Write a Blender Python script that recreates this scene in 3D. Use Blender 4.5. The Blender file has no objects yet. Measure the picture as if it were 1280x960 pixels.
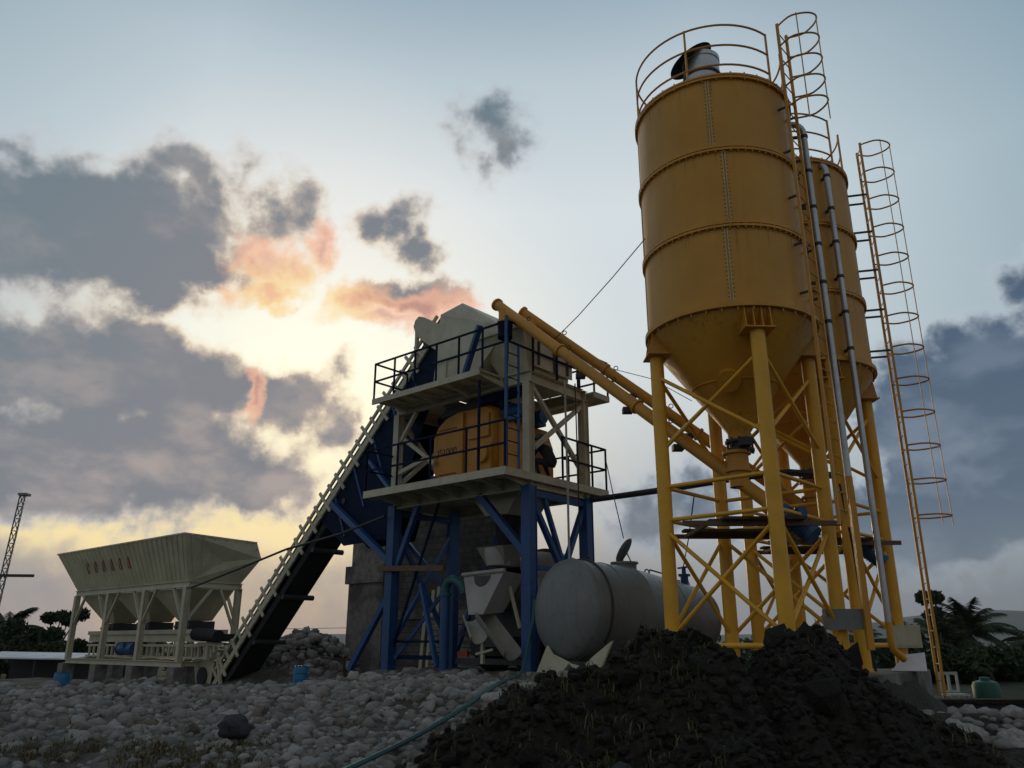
import bpy, bmesh, math, random
import numpy as np
from mathutils import Vector, Matrix
R = math.radians
rng = random.Random(7)
nrg = np.random.default_rng(11)
S = bpy.context.scene
COL = S.collection

# ------------------------------------------------------------------ camera, exposure
cam_d = bpy.data.cameras.new('camera'); cam = bpy.data.objects.new('camera', cam_d); COL.objects.link(cam)
cam.location = (0, 0, 1.6); cam.rotation_euler = (R(90 + 17.9), 0, 0)
cam_d.sensor_width = 36; cam_d.lens = 36 * 1000 / 1280; cam_d.clip_start = 0.1; cam_d.clip_end = 9000
S.camera = cam
S.view_settings.view_transform = 'Standard'; S.view_settings.look = 'None'
S.view_settings.exposure = 0.0; S.view_settings.gamma = 1.0; S.view_settings.use_curve_mapping = False
S.cycles.max_bounces = 6; S.cycles.diffuse_bounces = 3; S.cycles.glossy_bounces = 3
S.cycles.transparent_max_bounces = 8

SUN_AZ, SUN_EL = -16.0, 7.0          # degrees, azimuth from +Y towards +X
# ------------------------------------------------------------------ node helper
class NT:
    def __init__(s, tree): s.t = tree; s.n = tree.nodes; s.l = tree.links
    def new(s, kind, **kw):
        n = s.n.new(kind)
        for k, v in kw.items(): setattr(n, k, v)
        return n
    def put(s, sock, v):
        if v is None: return
        if isinstance(v, bpy.types.NodeSocket): s.l.new(v, sock)
        else: sock.default_value = v
    def m(s, op, a, b=None, c=None, clamp=False):
        n = s.new('ShaderNodeMath', operation=op); n.use_clamp = clamp
        s.put(n.inputs[0], a); s.put(n.inputs[1], b); s.put(n.inputs[2], c)
        return n.outputs[0]
    def v(s, op, a, b=None, c=None, out=0):
        n = s.new('ShaderNodeVectorMath', operation=op)
        s.put(n.inputs[0], a); s.put(n.inputs[1], b)
        if c is not None: s.put(n.inputs[2], c)
        return n.outputs[out]
    def noise(s, vec, scale, detail=4, rough=.55, dist=0.0, out=0, lac=2.0):
        n = s.new('ShaderNodeTexNoise'); s.put(n.inputs['Vector'], vec)
        n.inputs['Scale'].default_value = scale; n.inputs['Detail'].default_value = detail
        n.inputs['Roughness'].default_value = rough; n.inputs['Distortion'].default_value = dist
        n.inputs['Lacunarity'].default_value = lac
        return n.outputs[out]
    def sstep(s, x, a, b):
        n = s.new('ShaderNodeMapRange', interpolation_type='SMOOTHSTEP')
        s.put(n.inputs[0], x); s.put(n.inputs[1], a); s.put(n.inputs[2], b)
        return n.outputs[0]
    def lin(s, x, a, b, c=0.0, d=1.0):
        n = s.new('ShaderNodeMapRange'); s.put(n.inputs[0], x); s.put(n.inputs[1], a); s.put(n.inputs[2], b)
        s.put(n.inputs[3], c); s.put(n.inputs[4], d)
        return n.outputs[0]
    def mix(s, f, a, b, blend='MIX'):
        n = s.new('ShaderNodeMix', data_type='RGBA', blend_type=blend)
        s.put(n.inputs[0], f); s.put(n.inputs[6], a); s.put(n.inputs[7], b)
        return n.outputs[2]
    def ramp(s, x, stops):
        n = s.new('ShaderNodeValToRGB'); s.put(n.inputs[0], x)
        e = n.color_ramp.elements
        while len(e) < len(stops): e.new(0.5)
        for i, (p, c) in enumerate(stops): e[i].position = p; e[i].color = (*c, 1)
        return n.outputs[0]

def srgb(r, g, b):
    f = lambda c: (c / 12.92 if c <= .04045 else ((c + .055) / 1.055) ** 2.4)
    return (f(r / 255), f(g / 255), f(b / 255))
def c4(c): return (c[0], c[1], c[2], 1.0)

# ------------------------------------------------------------------ sky: sunset behind broken cloud
CLOUD_GREY = [(-33.0, 24.63, 9.41, 4.56), (-26.74, 26.02, 6.66, 3.99), (-28.78, 22.77, 7.42, 1.71), (-23.34, 24.8, 3.14, 1.71), (-24.6, 31.2, 7.0, 3.4, .62), (-22.2, 29.6, 3.6, 4.2, .60), (-29.19, 16.26, 8.91, 3.53), (-23.18, 15.47, 4.44, 4.28), (-27.75, 11.3, 11, 4.0), (-20.5, 11.2, 4.3, 3.2), (-18.0, 9.6, 3.2, 2.1), (-32.92, 16.66, 4.16, 2.85), (-35, 8.4, 4.0, 2.2), (-27.14, 18.64, 3.61, 1.71), (-16.0, 15.86, 4.6, 2.8, .36), (-13.7, 14.2, 3.2, 2.8, .52), (-17.17, 16.6, 1.49, 1.03, .15), (-2.2, 35.9, 6.2, 4.0, .58), (-0.9, 33.7, 3.2, 3.8, .60), (-9.0, 29.16, 5.2, 2.3, .56), (-7.0, 27.08, 3.2, 2.2, .56), (-17.43, 28.9, 4.2, 3.9, .5), (-8.38, 24.23, 4.69, 1.6, .2), (-12.0, 18.2, 4.0, 3.0, .85), (32.83, 16.18, 7.12, 3.42), (29.26, 13.7, 5.87, 3.99), (32.26, 10.35, 8.11, 5.13), (26.86, 6.87, 8.61, 2.56), (35.2, 21.26, 4.4, 3.0, .55), (26.37, 9.93, 3.47, 3.42), (11.92, 9.2, 13, 5.2, .62), (-47, 13, 12, 8), (52, 14, 16, 9), (75, 22, 18, 9), (-70, 20, 16, 9)]
CLOUD_WARM = [(-18.07, 25.56, 2.84, 2.28), (-15.29, 27.25, 1.41, 1.71), (-18.72, 23.58, 2.49, 1.03), (-11.68, 23.45, 2.8, 1.94), (-7.42, 23.43, 4.35, 1.48), (-9.79, 22.18, 4.31, 0.91), (-19.1, 16.7, 0.83, 1.94, .15)]
def make_world():
    w = bpy.data.worlds.new('World'); S.world = w; w.use_nodes = True
    w.cycles.sampling_method = 'MANUAL'; w.cycles.sample_map_resolution = 512
    t = NT(w.node_tree); w.node_tree.nodes.clear()
    tc = t.new('ShaderNodeTexCoord').outputs['Generated']
    d = t.v('NORMALIZE', tc)
    sp = t.new('ShaderNodeSeparateXYZ'); t.put(sp.inputs[0], d)
    x, y, z = sp.outputs
    az = t.m('MULTIPLY', t.m('ARCTAN2', x, y), 180 / math.pi)
    el = t.m('MULTIPLY', t.m('ARCSINE', z), 180 / math.pi)
    cb = t.new('ShaderNodeCombineXYZ'); t.put(cb.inputs[0], az); t.put(cb.inputs[1], el)
    ae = cb.outputs[0]
    # turbulence of the cloud outlines
    w1 = t.v('SUBTRACT', t.noise(d, 9, 3, .5, out=1), (.5, .5, .5))
    w2 = t.v('SUBTRACT', t.noise(d, 28, 4, .6, out=1), (.5, .5, .5))
    warp = t.v('ADD', t.v('MULTIPLY', w1, (7, 4.5, 0)), t.v('MULTIPLY', w2, (3.4, 2.6, 0)))
    aw = t.v('ADD', ae, warp)
    fb = t.noise(d, 25, 8, .53, dist=.12)          # billows
    fb2 = t.noise(d, 11, 5, .55)
    def field(blobs, k):
        cur = None
        for (a, e, ra, re, *off) in blobs:
            q = t.v('MULTIPLY_ADD', aw, (1 / ra, 1 / re, 0), (-a / ra, -e / re, 0))
            l = t.v('LENGTH', q, out=1)
            if off: l = t.m('ADD', l, off[0])
            if cur is None: cur = l
            else: cur = t.m('SMOOTH_MIN', cur, l, k)
        return cur
    # clear sky: nishita under a thin bright veil
    sky = t.new('ShaderNodeTexSky', sky_type='NISHITA'); sky.sun_disc = False
    sky.sun_elevation = R(SUN_EL); sky.sun_rotation = R(SUN_AZ); sky.air_density = 1.2; sky.dust_density = 2.0
    nish = t.v('SCALE', sky.outputs[0], None); nish_n = nish.node; nish_n.inputs['Scale'].default_value = .07
    cool = t.ramp(t.lin(el, 0, 60), [(0.0, srgb(150, 152, 156)), (.10, srgb(180, 184, 188)), (.3, srgb(222, 231, 235)), (.5, srgb(226, 236, 241)), (.64, srgb(199, 214, 223)), (.71, srgb(171, 191, 205)), (.79, srgb(140, 166, 188)), (1.0, srgb(108, 138, 166))])
    side = t.m('ABSOLUTE', t.m('SUBTRACT', az, -4.0))
    fall = t.lin(side, 20, 46)
    cool = t.mix(fall, cool, t.mix(1.0, cool, c4((.42, .55, .62)), 'MULTIPLY'))
    # behind the viewer the sky is already dull dusk blue
    back = t.sstep(y, .35, -.5)
    cool = t.mix(back, cool, c4(BACK_SKY))
    clear = t.mix(.86, nish, cool)
    # glow round the hidden sun
    gq = t.v('MULTIPLY_ADD', t.v('ADD', ae, t.v('SCALE', warp, None)), (1 / 13, 1 / 12.5, 0), (14.0 / 13, -16.5 / 12.5, 0))
    gq.node.inputs  # keep
    gl = t.v('LENGTH', gq, out=1)
    glow = t.m('POWER', t.m('SUBTRACT', 1.0, t.m('MINIMUM', t.m('MULTIPLY', gl, .54), 1.0)), 1.25)
    gcol = t.ramp(t.lin(el, 4, 30), [(0, srgb(255, 226, 160)), (.3, srgb(255, 246, 205)), (.6, srgb(255, 250, 224)), (1, srgb(250, 240, 226))])
    gcol = t.v('SCALE', gcol, None); gcol.node.inputs['Scale'].default_value = 1.22
    clear = t.mix(t.m('MULTIPLY', glow, 1.0, clamp=True), clear, gcol)
    # low golden strip at the left horizon gap
    lq = t.v('LENGTH', t.v('MULTIPLY_ADD', aw, (1 / 17, 1 / 2.2, 0), (25.0 / 17, -7.0 / 2.2, 0)), out=1)
    low = t.sstep(lq, 1.15, .25)
    clear = t.mix(t.m('MULTIPLY', low, .97), clear, c4(tuple(1.12 * c for c in srgb(255, 232, 172))))
    # grey clouds
    lg = field(CLOUD_GREY, .25)
    dens = t.m('SUBTRACT', t.m('ADD', t.m('SUBTRACT', 1.0, lg), t.m('MULTIPLY', t.m('SUBTRACT', fb, .5), 1.25)), t.m('MULTIPLY', t.m('SUBTRACT', fb2, .5), -.7))
    dens = t.m('ADD', dens, .20)
    # scattered cloud outside the framed part of the sky
    far = t.m('MULTIPLY', t.sstep(t.m('ABSOLUTE', az), 40, 60), t.sstep(fb2, .42, .7))
    dens = t.m('MAXIMUM', dens, t.m('SUBTRACT', far, .25))
    alpha = t.sstep(dens, -.18, .34)
    thick = t.sstep(dens, -.02, .55)
    sund = t.v('LENGTH', t.v('MULTIPLY_ADD', ae, (1 / 20, 1 / 16, 0), (15.0 / 20, -19.0 / 16, 0)), out=1)
    near = t.sstep(sund, 1.5, .2)
    edge = t.mix(near, c4(srgb(186, 196, 206)), c4(srgb(246, 222, 190)))
    blue = t.sstep(az, 3, 18)
    core = t.mix(blue, t.mix(near, c4(srgb(110, 128, 138)), c4(srgb(134, 135, 141))), c4(srgb(78, 98, 120)))
    lowc = t.sstep(el, 20, 9)
    core = t.mix(t.m('MULTIPLY', lowc, .7), core, t.mix(blue, c4(srgb(136, 136, 142)), c4(srgb(96, 112, 130))))
    bill = t.sstep(t.noise(t.v('ADD', t.v('MULTIPLY', d, (1, 1, 1.8)), (3.1, 1.7, .4)), 8.5, 7, .56), .44, .66)
    warmc = t.mix(t.sstep(sund, 2.2, .6), c4(srgb(164, 168, 176)), c4(srgb(198, 180, 170)))
    core = t.mix(t.m('MULTIPLY', bill, t.lin(lowc, 0, 1, .30, .62)), core, t.mix(blue, warmc, c4(srgb(136, 150, 166))))
    ccol = t.mix(thick, edge, core)
    out = t.mix(alpha, clear, ccol)
    # flat haze bank over the horizon
    bank = t.m('MULTIPLY', t.sstep(el, 9.5, 3.0), t.lin(fb2, .3, .7, .45, 1.0))
    bank = t.m('MULTIPLY', bank, t.sstep(lq, .45, 1.35))
    out = t.mix(t.m('MULTIPLY', bank, .85), out, t.mix(blue, c4(srgb(150, 150, 156)), c4(srgb(132, 142, 150))))
    # lit orange and pink tufts
    lp = field(CLOUD_WARM, .2)
    dp = t.m('ADD', t.m('SUBTRACT', 1.0, lp), t.m('MULTIPLY', t.m('SUBTRACT', fb, .5), 1.7))
    ap = t.sstep(dp, -.25, .55)
    hot = t.sstep(t.v('LENGTH', t.v('MULTIPLY_ADD', ae, (1 / 6, 1 / 4, 0), (16.0 / 6, -22.3 / 4, 0)), out=1), 1.3, .3)
    pcol = t.mix(t.sstep(dp, .35, .95), t.mix(hot, c4(srgb(250, 190, 158)), c4(srgb(255, 218, 140))), t.mix(hot, c4(srgb(212, 154, 138)), c4(srgb(246, 178, 122))))
    out = t.mix(t.m('MULTIPLY', ap, .78), out, pcol)
    # below the horizon: dim ground bounce
    out = t.mix(t.sstep(z, .0, -.06), out, c4((.05, .05, .048)))
    bg = t.new('ShaderNodeBackground'); t.put(bg.inputs[0], out); bg.inputs[1].default_value = 1.0
    wo = t.new('ShaderNodeOutputWorld'); t.l.new(bg.outputs[0], wo.inputs[0])
    for n in w.node_tree.nodes:                       # scale factors of the unset SCALE nodes
        if n.bl_idname == 'ShaderNodeVectorMath' and n.operation == 'SCALE' and n.inputs['Scale'].default_value == 1.0:
            n.inputs['Scale'].default_value = .25
BACK_SKY = (.275, .27, .255)
make_world()

# ------------------------------------------------------------------ sun, veiled by the cloud bank
sd = bpy.data.lights.new('sun', 'SUN'); sun = bpy.data.objects.new('sun', sd); COL.objects.link(sun)
sd.energy = .7; sd.angle = R(14); sd.color = (1.0, .78, .52)
_d = Vector((math.sin(R(SUN_AZ)) * math.cos(R(SUN_EL)), math.cos(R(SUN_AZ)) * math.cos(R(SUN_EL)), math.sin(R(SUN_EL))))
sun.rotation_euler = _d.to_track_quat('Z', 'Y').to_euler()
sun.location = _d * 60

# ------------------------------------------------------------------ materials
def principled(name):
    m = bpy.data.materials.new(name); m.use_nodes = True
    t = NT(m.node_tree); b = m.node_tree.nodes['Principled BSDF']
    return m, t, b
def paint(name, col, rough=.5, dirt=.35, dirtcol=(.10, .075, .05), rust=0.0, metal=0.0, scale=1.0, streak=.5, bump=.0, spec=.5):
    """painted steel with uneven tone, run-down streaks of dirt and some rust"""
    m, t, b = principled(name)
    tc = t.new('ShaderNodeTexCoord').outputs['Object']
    n1 = t.noise(tc, 1.3 * scale, 5, .6)
    n2 = t.noise(t.v('MULTIPLY', tc, (7 * scale, 7 * scale, .55 * scale)), 1.0, 5, .6)
    n3 = t.noise(tc, 14 * scale, 5, .65)
    base = t.mix(t.lin(n1, .3, .7), c4(tuple(c * .80 for c in col)), c4(tuple(min(1, c * 1.12) for c in col)))
    d = t.m('ADD', t.m('MULTIPLY', t.sstep(n2, .50, .78), streak), t.m('MULTIPLY', t.sstep(n3, .52, .8), .6))
    base = t.mix(t.m('MULTIPLY', d, dirt, clamp=True), base, c4(dirtcol))
    if rust:
        n4 = t.noise(t.v('MULTIPLY', tc, (3, 3, 1.6)), 2.2 * scale, 7, .7)
        base = t.mix(t.m('MULTIPLY', t.sstep(n4, .58, .72), rust), base, c4((.10, .035, .014)))
    t.put(b.inputs['Base Color'], base)
    t.put(b.inputs['Roughness'], t.lin(n3, .3, .7, max(.05, rough - .1), min(1, rough + .15)))
    b.inputs['Metallic'].default_value = metal; b.inputs['Specular IOR Level'].default_value = spec
    if bump:
        bn = t.new('ShaderNodeBump'); bn.inputs['Strength'].default_value = bump; bn.inputs['Distance'].default_value = .02
        t.put(bn.inputs['Height'], t.noise(tc, 3.0, 3, .5)); t.put(b.inputs['Normal'], bn.outputs[0])
    return m
def rough_mat(name, c1, c2, scale=6, rough=.95, bump=.5, dist=.03, c3=None):
    m, t, b = principled(name)
    tc = t.new('ShaderNodeTexCoord').outputs['Object']
    n1 = t.noise(tc, scale, 6, .65); n2 = t.noise(tc, scale * .17, 4, .6)
    col = t.mix(t.sstep(n1, .3, .7), c4(c1), c4(c2))
    if c3: col = t.mix(t.sstep(n2, .45, .62), col, c4(c3))
    t.put(b.inputs['Base Color'], col); b.inputs['Roughness'].default_value = rough
    b.inputs['Specular IOR Level'].default_value = .25
    bn = t.new('ShaderNodeBump'); bn.inputs['Strength'].default_value = bump; bn.inputs['Distance'].default_value = dist
    t.put(bn.inputs['Height'], n1); t.put(b.inputs['Normal'], bn.outputs[0])
    return m
def block_mat(name, c1, c2, bw=.4, bh=.2):
    m, t, b = principled(name)
    tc = t.new('ShaderNodeTexCoord').outputs['Object']
    sp = t.new('ShaderNodeSeparateXYZ'); t.put(sp.inputs[0], tc)
    cb = t.new('ShaderNodeCombineXYZ'); t.put(cb.inputs[0], t.m('ADD', sp.outputs[0], sp.outputs[1])); t.put(cb.inputs[1], sp.outputs[2])
    br = t.new('ShaderNodeTexBrick'); t.put(br.inputs['Vector'], cb.outputs[0])
    br.inputs['Color1'].default_value = c4(c1); br.inputs['Color2'].default_value = c4(c2); br.inputs['Mortar'].default_value = c4((.06, .058, .055))
    br.inputs['Scale'].default_value = 1; br.inputs['Brick Width'].default_value = bw; br.inputs['Row Height'].default_value = bh; br.inputs['Mortar Size'].default_value = .012
    n = t.noise(tc, 2.5, 6, .65)
    col = t.mix(t.sstep(n, .35, .75), br.outputs[0], t.mix(1, br.outputs[0], c4((.5, .48, .45)), 'MULTIPLY'))
    t.put(b.inputs['Base Color'], col); b.inputs['Roughness'].default_value = .95
    bn = t.new('ShaderNodeBump'); bn.inputs['Strength'].default_value = .6; bn.inputs['Distance'].default_value = .02
    t.put(bn.inputs['Height'], t.m('SUBTRACT', t.noise(tc, 25, 4, .6), t.m('MULTIPLY', br.outputs[1], 1.5))); t.put(b.inputs['Normal'], bn.outputs[0])
    return m
def leaf_mat(name, c1, c2):
    m, t, b = principled(name)
    oi = t.new('ShaderNodeNewGeometry').outputs['Random Per Island']
    t.put(b.inputs['Base Color'], t.mix(oi, c4(c1), c4(c2))); b.inputs['Roughness'].default_value = .7
    b.inputs['Specular IOR Level'].default_value = .2
    return m
M = {}
M['yellow'] = paint('yellow_paint', (.60, .285, .022), .42, .18, (.12, .07, .03), rust=.15, bump=.12)
def silo_paint():
    """enamel with cement dust washed down in streaks and rust bleeding from the bolted rings"""
    m, t, b = principled('silo_enamel')
    tc = t.new('ShaderNodeTexCoord').outputs['Object']
    sp = t.new('ShaderNodeSeparateXYZ'); t.put(sp.inputs[0], tc)
    big = t.noise(tc, .9, 4, .55); fine = t.noise(tc, 18, 5, .65)
    st = t.noise(t.v('MULTIPLY', tc, (9, 9, .35)), 1.0, 5, .6)
    st2 = t.noise(t.v('MULTIPLY', tc, (16, 16, .8)), 1.0, 4, .6)
    ring = t.m('FRACT', t.m('DIVIDE', t.m('SUBTRACT', sp.outputs[2], 5.97), 1.5567))
    below = t.sstep(ring, .45, .98)
    col = t.mix(t.lin(big, .3, .7), c4((.50, .235, .018)), c4((.63, .305, .026)))
    col = t.mix(t.m('MULTIPLY', t.sstep(st, .52, .75), .34), col, c4((.50, .38, .20)))
    col = t.mix(t.m('MULTIPLY', t.m('MULTIPLY', below, t.sstep(st2, .52, .72)), .60), col, c4((.16, .055, .018)))
    col = t.mix(t.m('MULTIPLY', t.sstep(fine, .6, .75), .35), col, c4((.20, .12, .04)))
    t.put(b.inputs['Base Color'], col); t.put(b.inputs['Roughness'], t.lin(st, .3, .7, .36, .6))
    bn = t.new('ShaderNodeBump'); bn.inputs['Strength'].default_value = .22; bn.inputs['Distance'].default_value = .03
    t.put(bn.inputs['Height'], t.noise(tc, 1.7, 3, .5)); t.put(b.inputs['Normal'], bn.outputs[0])
    return m
M['silo'] = silo_paint()
M['seam'] = paint('bolted_seam', (.60, .44, .20), .45, .3)
M['yellow_leg'] = paint('yellow_frame_paint', (.78, .40, .02), .36, .15, (.12, .07, .03), rust=.12)  # lighter frame paint, its lift partly standing in for glow on the legs
M['yellow2'] = paint('yellow_paint_mixer', (.52, .225, .022), .5, .5, (.10, .06, .03), rust=.3, bump=.1)
M['cream'] = paint('cream_paint', (.52, .49, .36), .5, .55, (.16, .14, .09), rust=.12)
M['cream_wall'] = paint('cream_trough_paint', (.58, .55, .38), .5, .45, (.17, .15, .09), rust=.12)
M['blue'] = paint('blue_paint', (.011, .068, .22), .45, .55, (.03, .035, .05), rust=.12)
M['navy'] = paint('dark_blue_paint', (.004, .012, .042), .7, .2, (.01, .01, .01), spec=.15)
M['grey'] = paint('grey_tank_paint', (.18, .188, .184), .42, .8, (.085, .08, .07), rust=.45, bump=.35)
M['galv'] = paint('galvanised_pipe', (.46, .49, .52), .34, .2, (.25, .25, .25), metal=.75)
M['white'] = paint('white_sheet', (.74, .76, .78), .5, .2, (.4, .4, .38))
M['dark'] = paint('dark_steel', (.035, .035, .037), .55, .3, (.05, .03, .02), rust=.4)
M['rubber'] = paint('black_rubber', (.012, .012, .013), .75, .5, (.05, .045, .04))
M['brown'] = rough_mat('dark_planks', (.05, .035, .025), (.09, .065, .045), 8)
M['rust'] = paint('rusty_steel', (.14, .085, .05), .7, .5, (.06, .04, .03), rust=.8)
M['conc'] = rough_mat('weathered_concrete', (.16, .152, .14), (.26, .245, .225), 5, c3=(.10, .095, .088))
M['block'] = block_mat('hollow_block_wall', (.10, .093, .085), (.14, .13, .118))
M['board'] = block_mat('stacked_block_wall', (.24, .215, .18), (.29, .26, .215), 1.1, .16)
M['drum'] = paint('mixer_drum_paint', (.27, .255, .215), .6, .7, (.14, .12, .10), rust=.25)
M['chute'] = paint('chute_paint', (.38, .37, .34), .55, .6, (.2, .18, .15), rust=.2)
M['teal'] = paint('teal_plastic', (.014, .095, .10), .5, .3)
M['barrel'] = paint('blue_plastic', (.012, .17, .36), .4, .3)
M['offwhite'] = paint('dull_white_plastic', (.42, .43, .42), .5, .4)
M['green'] = paint('green_plastic', (.007, .085, .055), .5, .3)
M['red'] = paint('red_paint', (.34, .035, .02), .55, .5, (.25, .2, .13))
M['redf'] = paint('faded_red_paint', (.26, .07, .045), .6, .3, (.3, .27, .2))
M['ink'] = paint('black_stencil', (.07, .04, .015), .6, .3)
M['motor'] = paint('motor_blue', (.012, .075, .20), .4, .3)
M['skin'] = paint('skin', (.22, .11, .07), .6, .1)
M['shirt'] = paint('dark_cloth', (.018, .018, .026), .95, .2)
M['rock'] = rough_mat('river_stone', (.18, .172, .158), (.385, .368, .34), 9, c3=(.275, .268, .256))
M['rockL'] = rough_mat('pale_river_stone', (.26, .248, .228), (.42, .40, .37), 7, c3=(.21, .198, .18))
M['rockD'] = rough_mat('dark_river_stone', (.03, .032, .035), (.06, .062, .066), 6)
M['rockB'] = rough_mat('brown_river_stone', (.13, .11, .088), (.23, .20, .165), 8, c3=(.10, .088, .072))
M['soil'] = rough_mat('dark_wet_soil', (.012, .0105, .0085), (.046, .040, .032), 11, bump=1.0, dist=.08, c3=(.030, .026, .021))
M['straw'] = leaf_mat('dry_grass', (.07, .06, .025), (.16, .13, .07))
M['weed'] = leaf_mat('weeds', (.03, .045, .012), (.07, .085, .03))
M['leaf'] = leaf_mat('tree_leaves', (.016, .030, .011), (.05, .075, .028))
M['palm'] = leaf_mat('palm_leaves', (.018, .034, .014), (.045, .07, .028))
M['bark'] = rough_mat('bark', (.05, .042, .034), (.10, .085, .07), 12)

# ------------------------------------------------------------------ mesh builder
PO = Vector((.386, 18.157, 0)); PTH = -.713                # frame of the mixing plant: x along the aggregate line, y across
PM = Matrix.Translation(PO) @ Matrix.Rotation(PTH, 4, 'Z')
def W(p): return PM @ Vector(p)
class MB:
    def __init__(s): s.v = []; s.f = []; s.sm = []
    def add(s, vs, fs, smooth=False):
        o = len(s.v); s.v += [tuple(p) for p in vs]; s.f += [tuple(i + o for i in f) for f in fs]; s.sm += [smooth] * len(fs); return s
    def box(s, lo, hi):
        (a, b, c), (d, e, f) = lo, hi
        return s.add([(a,b,c),(d,b,c),(d,e,c),(a,e,c),(a,b,f),(d,b,f),(d,e,f),(a,e,f)], [(0,3,2,1),(4,5,6,7),(0,1,5,4),(1,2,6,5),(2,3,7,6),(3,0,4,7)])
    def beam(s, p, q, w, h, up=(0, 0, 1)):
        p = Vector(p); q = Vector(q); d = (q - p).normalized(); u = Vector(up)
        if abs(d.dot(u)) > .98: u = Vector((1, 0, 0))
        a = d.cross(u).normalized() * w / 2; b = a.cross(d).normalized() * h / 2
        vs = [p - a - b, p + a - b, p + a + b, p - a + b, q - a - b, q + a - b, q + a + b, q - a + b]
        return s.add(vs, [(0,1,2,3),(7,6,5,4),(1,0,4,5),(2,1,5,6),(3,2,6,7),(0,3,7,4)])
    def ibeam(s, p, q, w, h, t=.02, up=(0, 0, 1)):
        p = Vector(p); q = Vector(q); d = (q - p).normalized(); u = Vector(up)
        if abs(d.dot(u)) > .98: u = Vector((1, 0, 0))
        a = d.cross(u).normalized(); b = a.cross(d).normalized()
        for o in (b * (h / 2 - t / 2), -b * (h / 2 - t / 2)): s.beam(p + o, q + o, w, t, b)
        s.beam(p, q, t, h - 2 * t, b); return s
    def tube(s, p, q, r, n=12, r2=None, cap=True):
        p = Vector(p); q = Vector(q); r2 = r if r2 is None else r2; d = (q - p).normalized()
        u = Vector((0, 0, 1)) if abs(d.z) < .95 else Vector((1, 0, 0))
        a = d.cross(u).normalized(); b = d.cross(a)
        vs = []
        for c, rr in ((p, r), (q, r2)):
            for i in range(n):
                t = 2 * math.pi * i / n; vs.append(c + (a * math.cos(t) + b * math.sin(t)) * rr)
        s.add(vs, [(i, i + n, (i + 1) % n + n, (i + 1) % n) for i in range(n)], True)
        if cap:
            s.add(vs[:n], [tuple(range(n))]); s.add(vs[n:], [tuple(range(n - 1, -1, -1))])
        return s
    def path(s, pts, r, n=8, closed=False):
        pts = [Vector(p) for p in pts]; N = len(pts); vs = []; prev = None
        for i, p in enumerate(pts):
            if closed: d = pts[(i + 1) % N] - pts[i - 1]
            else: d = pts[min(i + 1, N - 1)] - pts[max(i - 1, 0)]
            d.normalize()
            if prev is None:
                u = Vector((0, 0, 1)) if abs(d.z) < .9 else Vector((1, 0, 0)); a = d.cross(u).normalized()
            else: a = (prev - d * prev.dot(d)).normalized()
            prev = a; b = d.cross(a)
            for k in range(n):
                t = 2 * math.pi * k / n; vs.append(p + (a * math.cos(t) + b * math.sin(t)) * r)
        fs = []
        for i in range(N if closed else N - 1):
            j = (i + 1) % N
            fs += [(i * n + k, i * n + (k + 1) % n, j * n + (k + 1) % n, j * n + k) for k in range(n)]
        s.add(vs, fs, True)
        if not closed: s.add(vs[:n], [tuple(range(n - 1, -1, -1))]); s.add(vs[-n:], [tuple(range(n))])
        return s
    def lathe(s, prof, n=48, c=(0, 0, 0), a0=0, a1=2 * math.pi):
        full = abs(a1 - a0 - 2 * math.pi) < 1e-6; k = n if full else n + 1; vs = []
        for r, z in prof:
            for i in range(k):
                t = a0 + (a1 - a0) * i / n; vs.append((c[0] + r * math.cos(t), c[1] + r * math.sin(t), c[2] + z))
        fs = []
        for j in range(len(prof) - 1):
            for i in range(n):
                i2 = (i + 1) % k; fs.append((j * k + i, j * k + i2, (j + 1) * k + i2, (j + 1) * k + i))
        return s.add(vs, fs, True)
    def prism(s, poly, ext):
        e = Vector(ext); a = [Vector(p) for p in poly]; b = [p + e for p in a]; n = len(a)
        nn = (a[1] - a[0]).cross(a[2] - a[1])
        f1 = tuple(range(n)); f2 = tuple(range(2 * n - 1, n - 1, -1))
        fs = [f1, f2] + [(i, i + n, (i + 1) % n + n, (i + 1) % n) for i in range(n)]
        return s.add(a + b, fs)
    def hull(s, pts):
        bm = bmesh.new()
        for p in pts: bm.verts.new(p)
        r = bmesh.ops.convex_hull(bm, input=bm.verts); bm.verts.index_update()
        s.add([v.co.copy() for v in bm.verts], [tuple(v.index for v in f.verts) for f in bm.faces]); bm.free(); return s
    def ball(s, c, r, n=10):
        pr = [(max(1e-4, r * math.sin(math.pi * i / n)), -r * math.cos(math.pi * i / n)) for i in range(n + 1)]
        return s.lathe(pr, 2 * n, c)
    def xf(s, m):
        s.v = [tuple(m @ Vector(p)) for p in s.v]; return s
    def mesh(s, name, mat, org=(0, 0, 0)):
        me = bpy.data.meshes.new(name); o = Vector(org)
        me.from_pydata([(p[0] - o[0], p[1] - o[1], p[2] - o[2]) for p in s.v], [], s.f)
        me.polygons.foreach_set('use_smooth', s.sm)
        if mat is not None: me.materials.append(mat)
        bm = bmesh.new(); bm.from_mesh(me); bmesh.ops.recalc_face_normals(bm, faces=bm.faces); bm.to_mesh(me); bm.free()
        if any(s.sm): me.set_sharp_from_angle(angle=R(38))
        return me
def tag(o, label=None, cat=None, group=None, kind=None):
    if label: o['label'] = label
    if cat: o['category'] = cat
    if group: o['group'] = group
    if kind: o['kind'] = kind
    return o
def thing(name, label, cat, org, frame=None, group=None):
    o = bpy.data.objects.new(name, None); COL.objects.link(o); o.empty_display_size = .3
    org = Vector(org)
    if frame == 'P': o.location = W(org); o.rotation_euler = (0, 0, PTH)
    else: o.location = org
    o['o_'] = tuple(org)
    return tag(o, label, cat, group)
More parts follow.
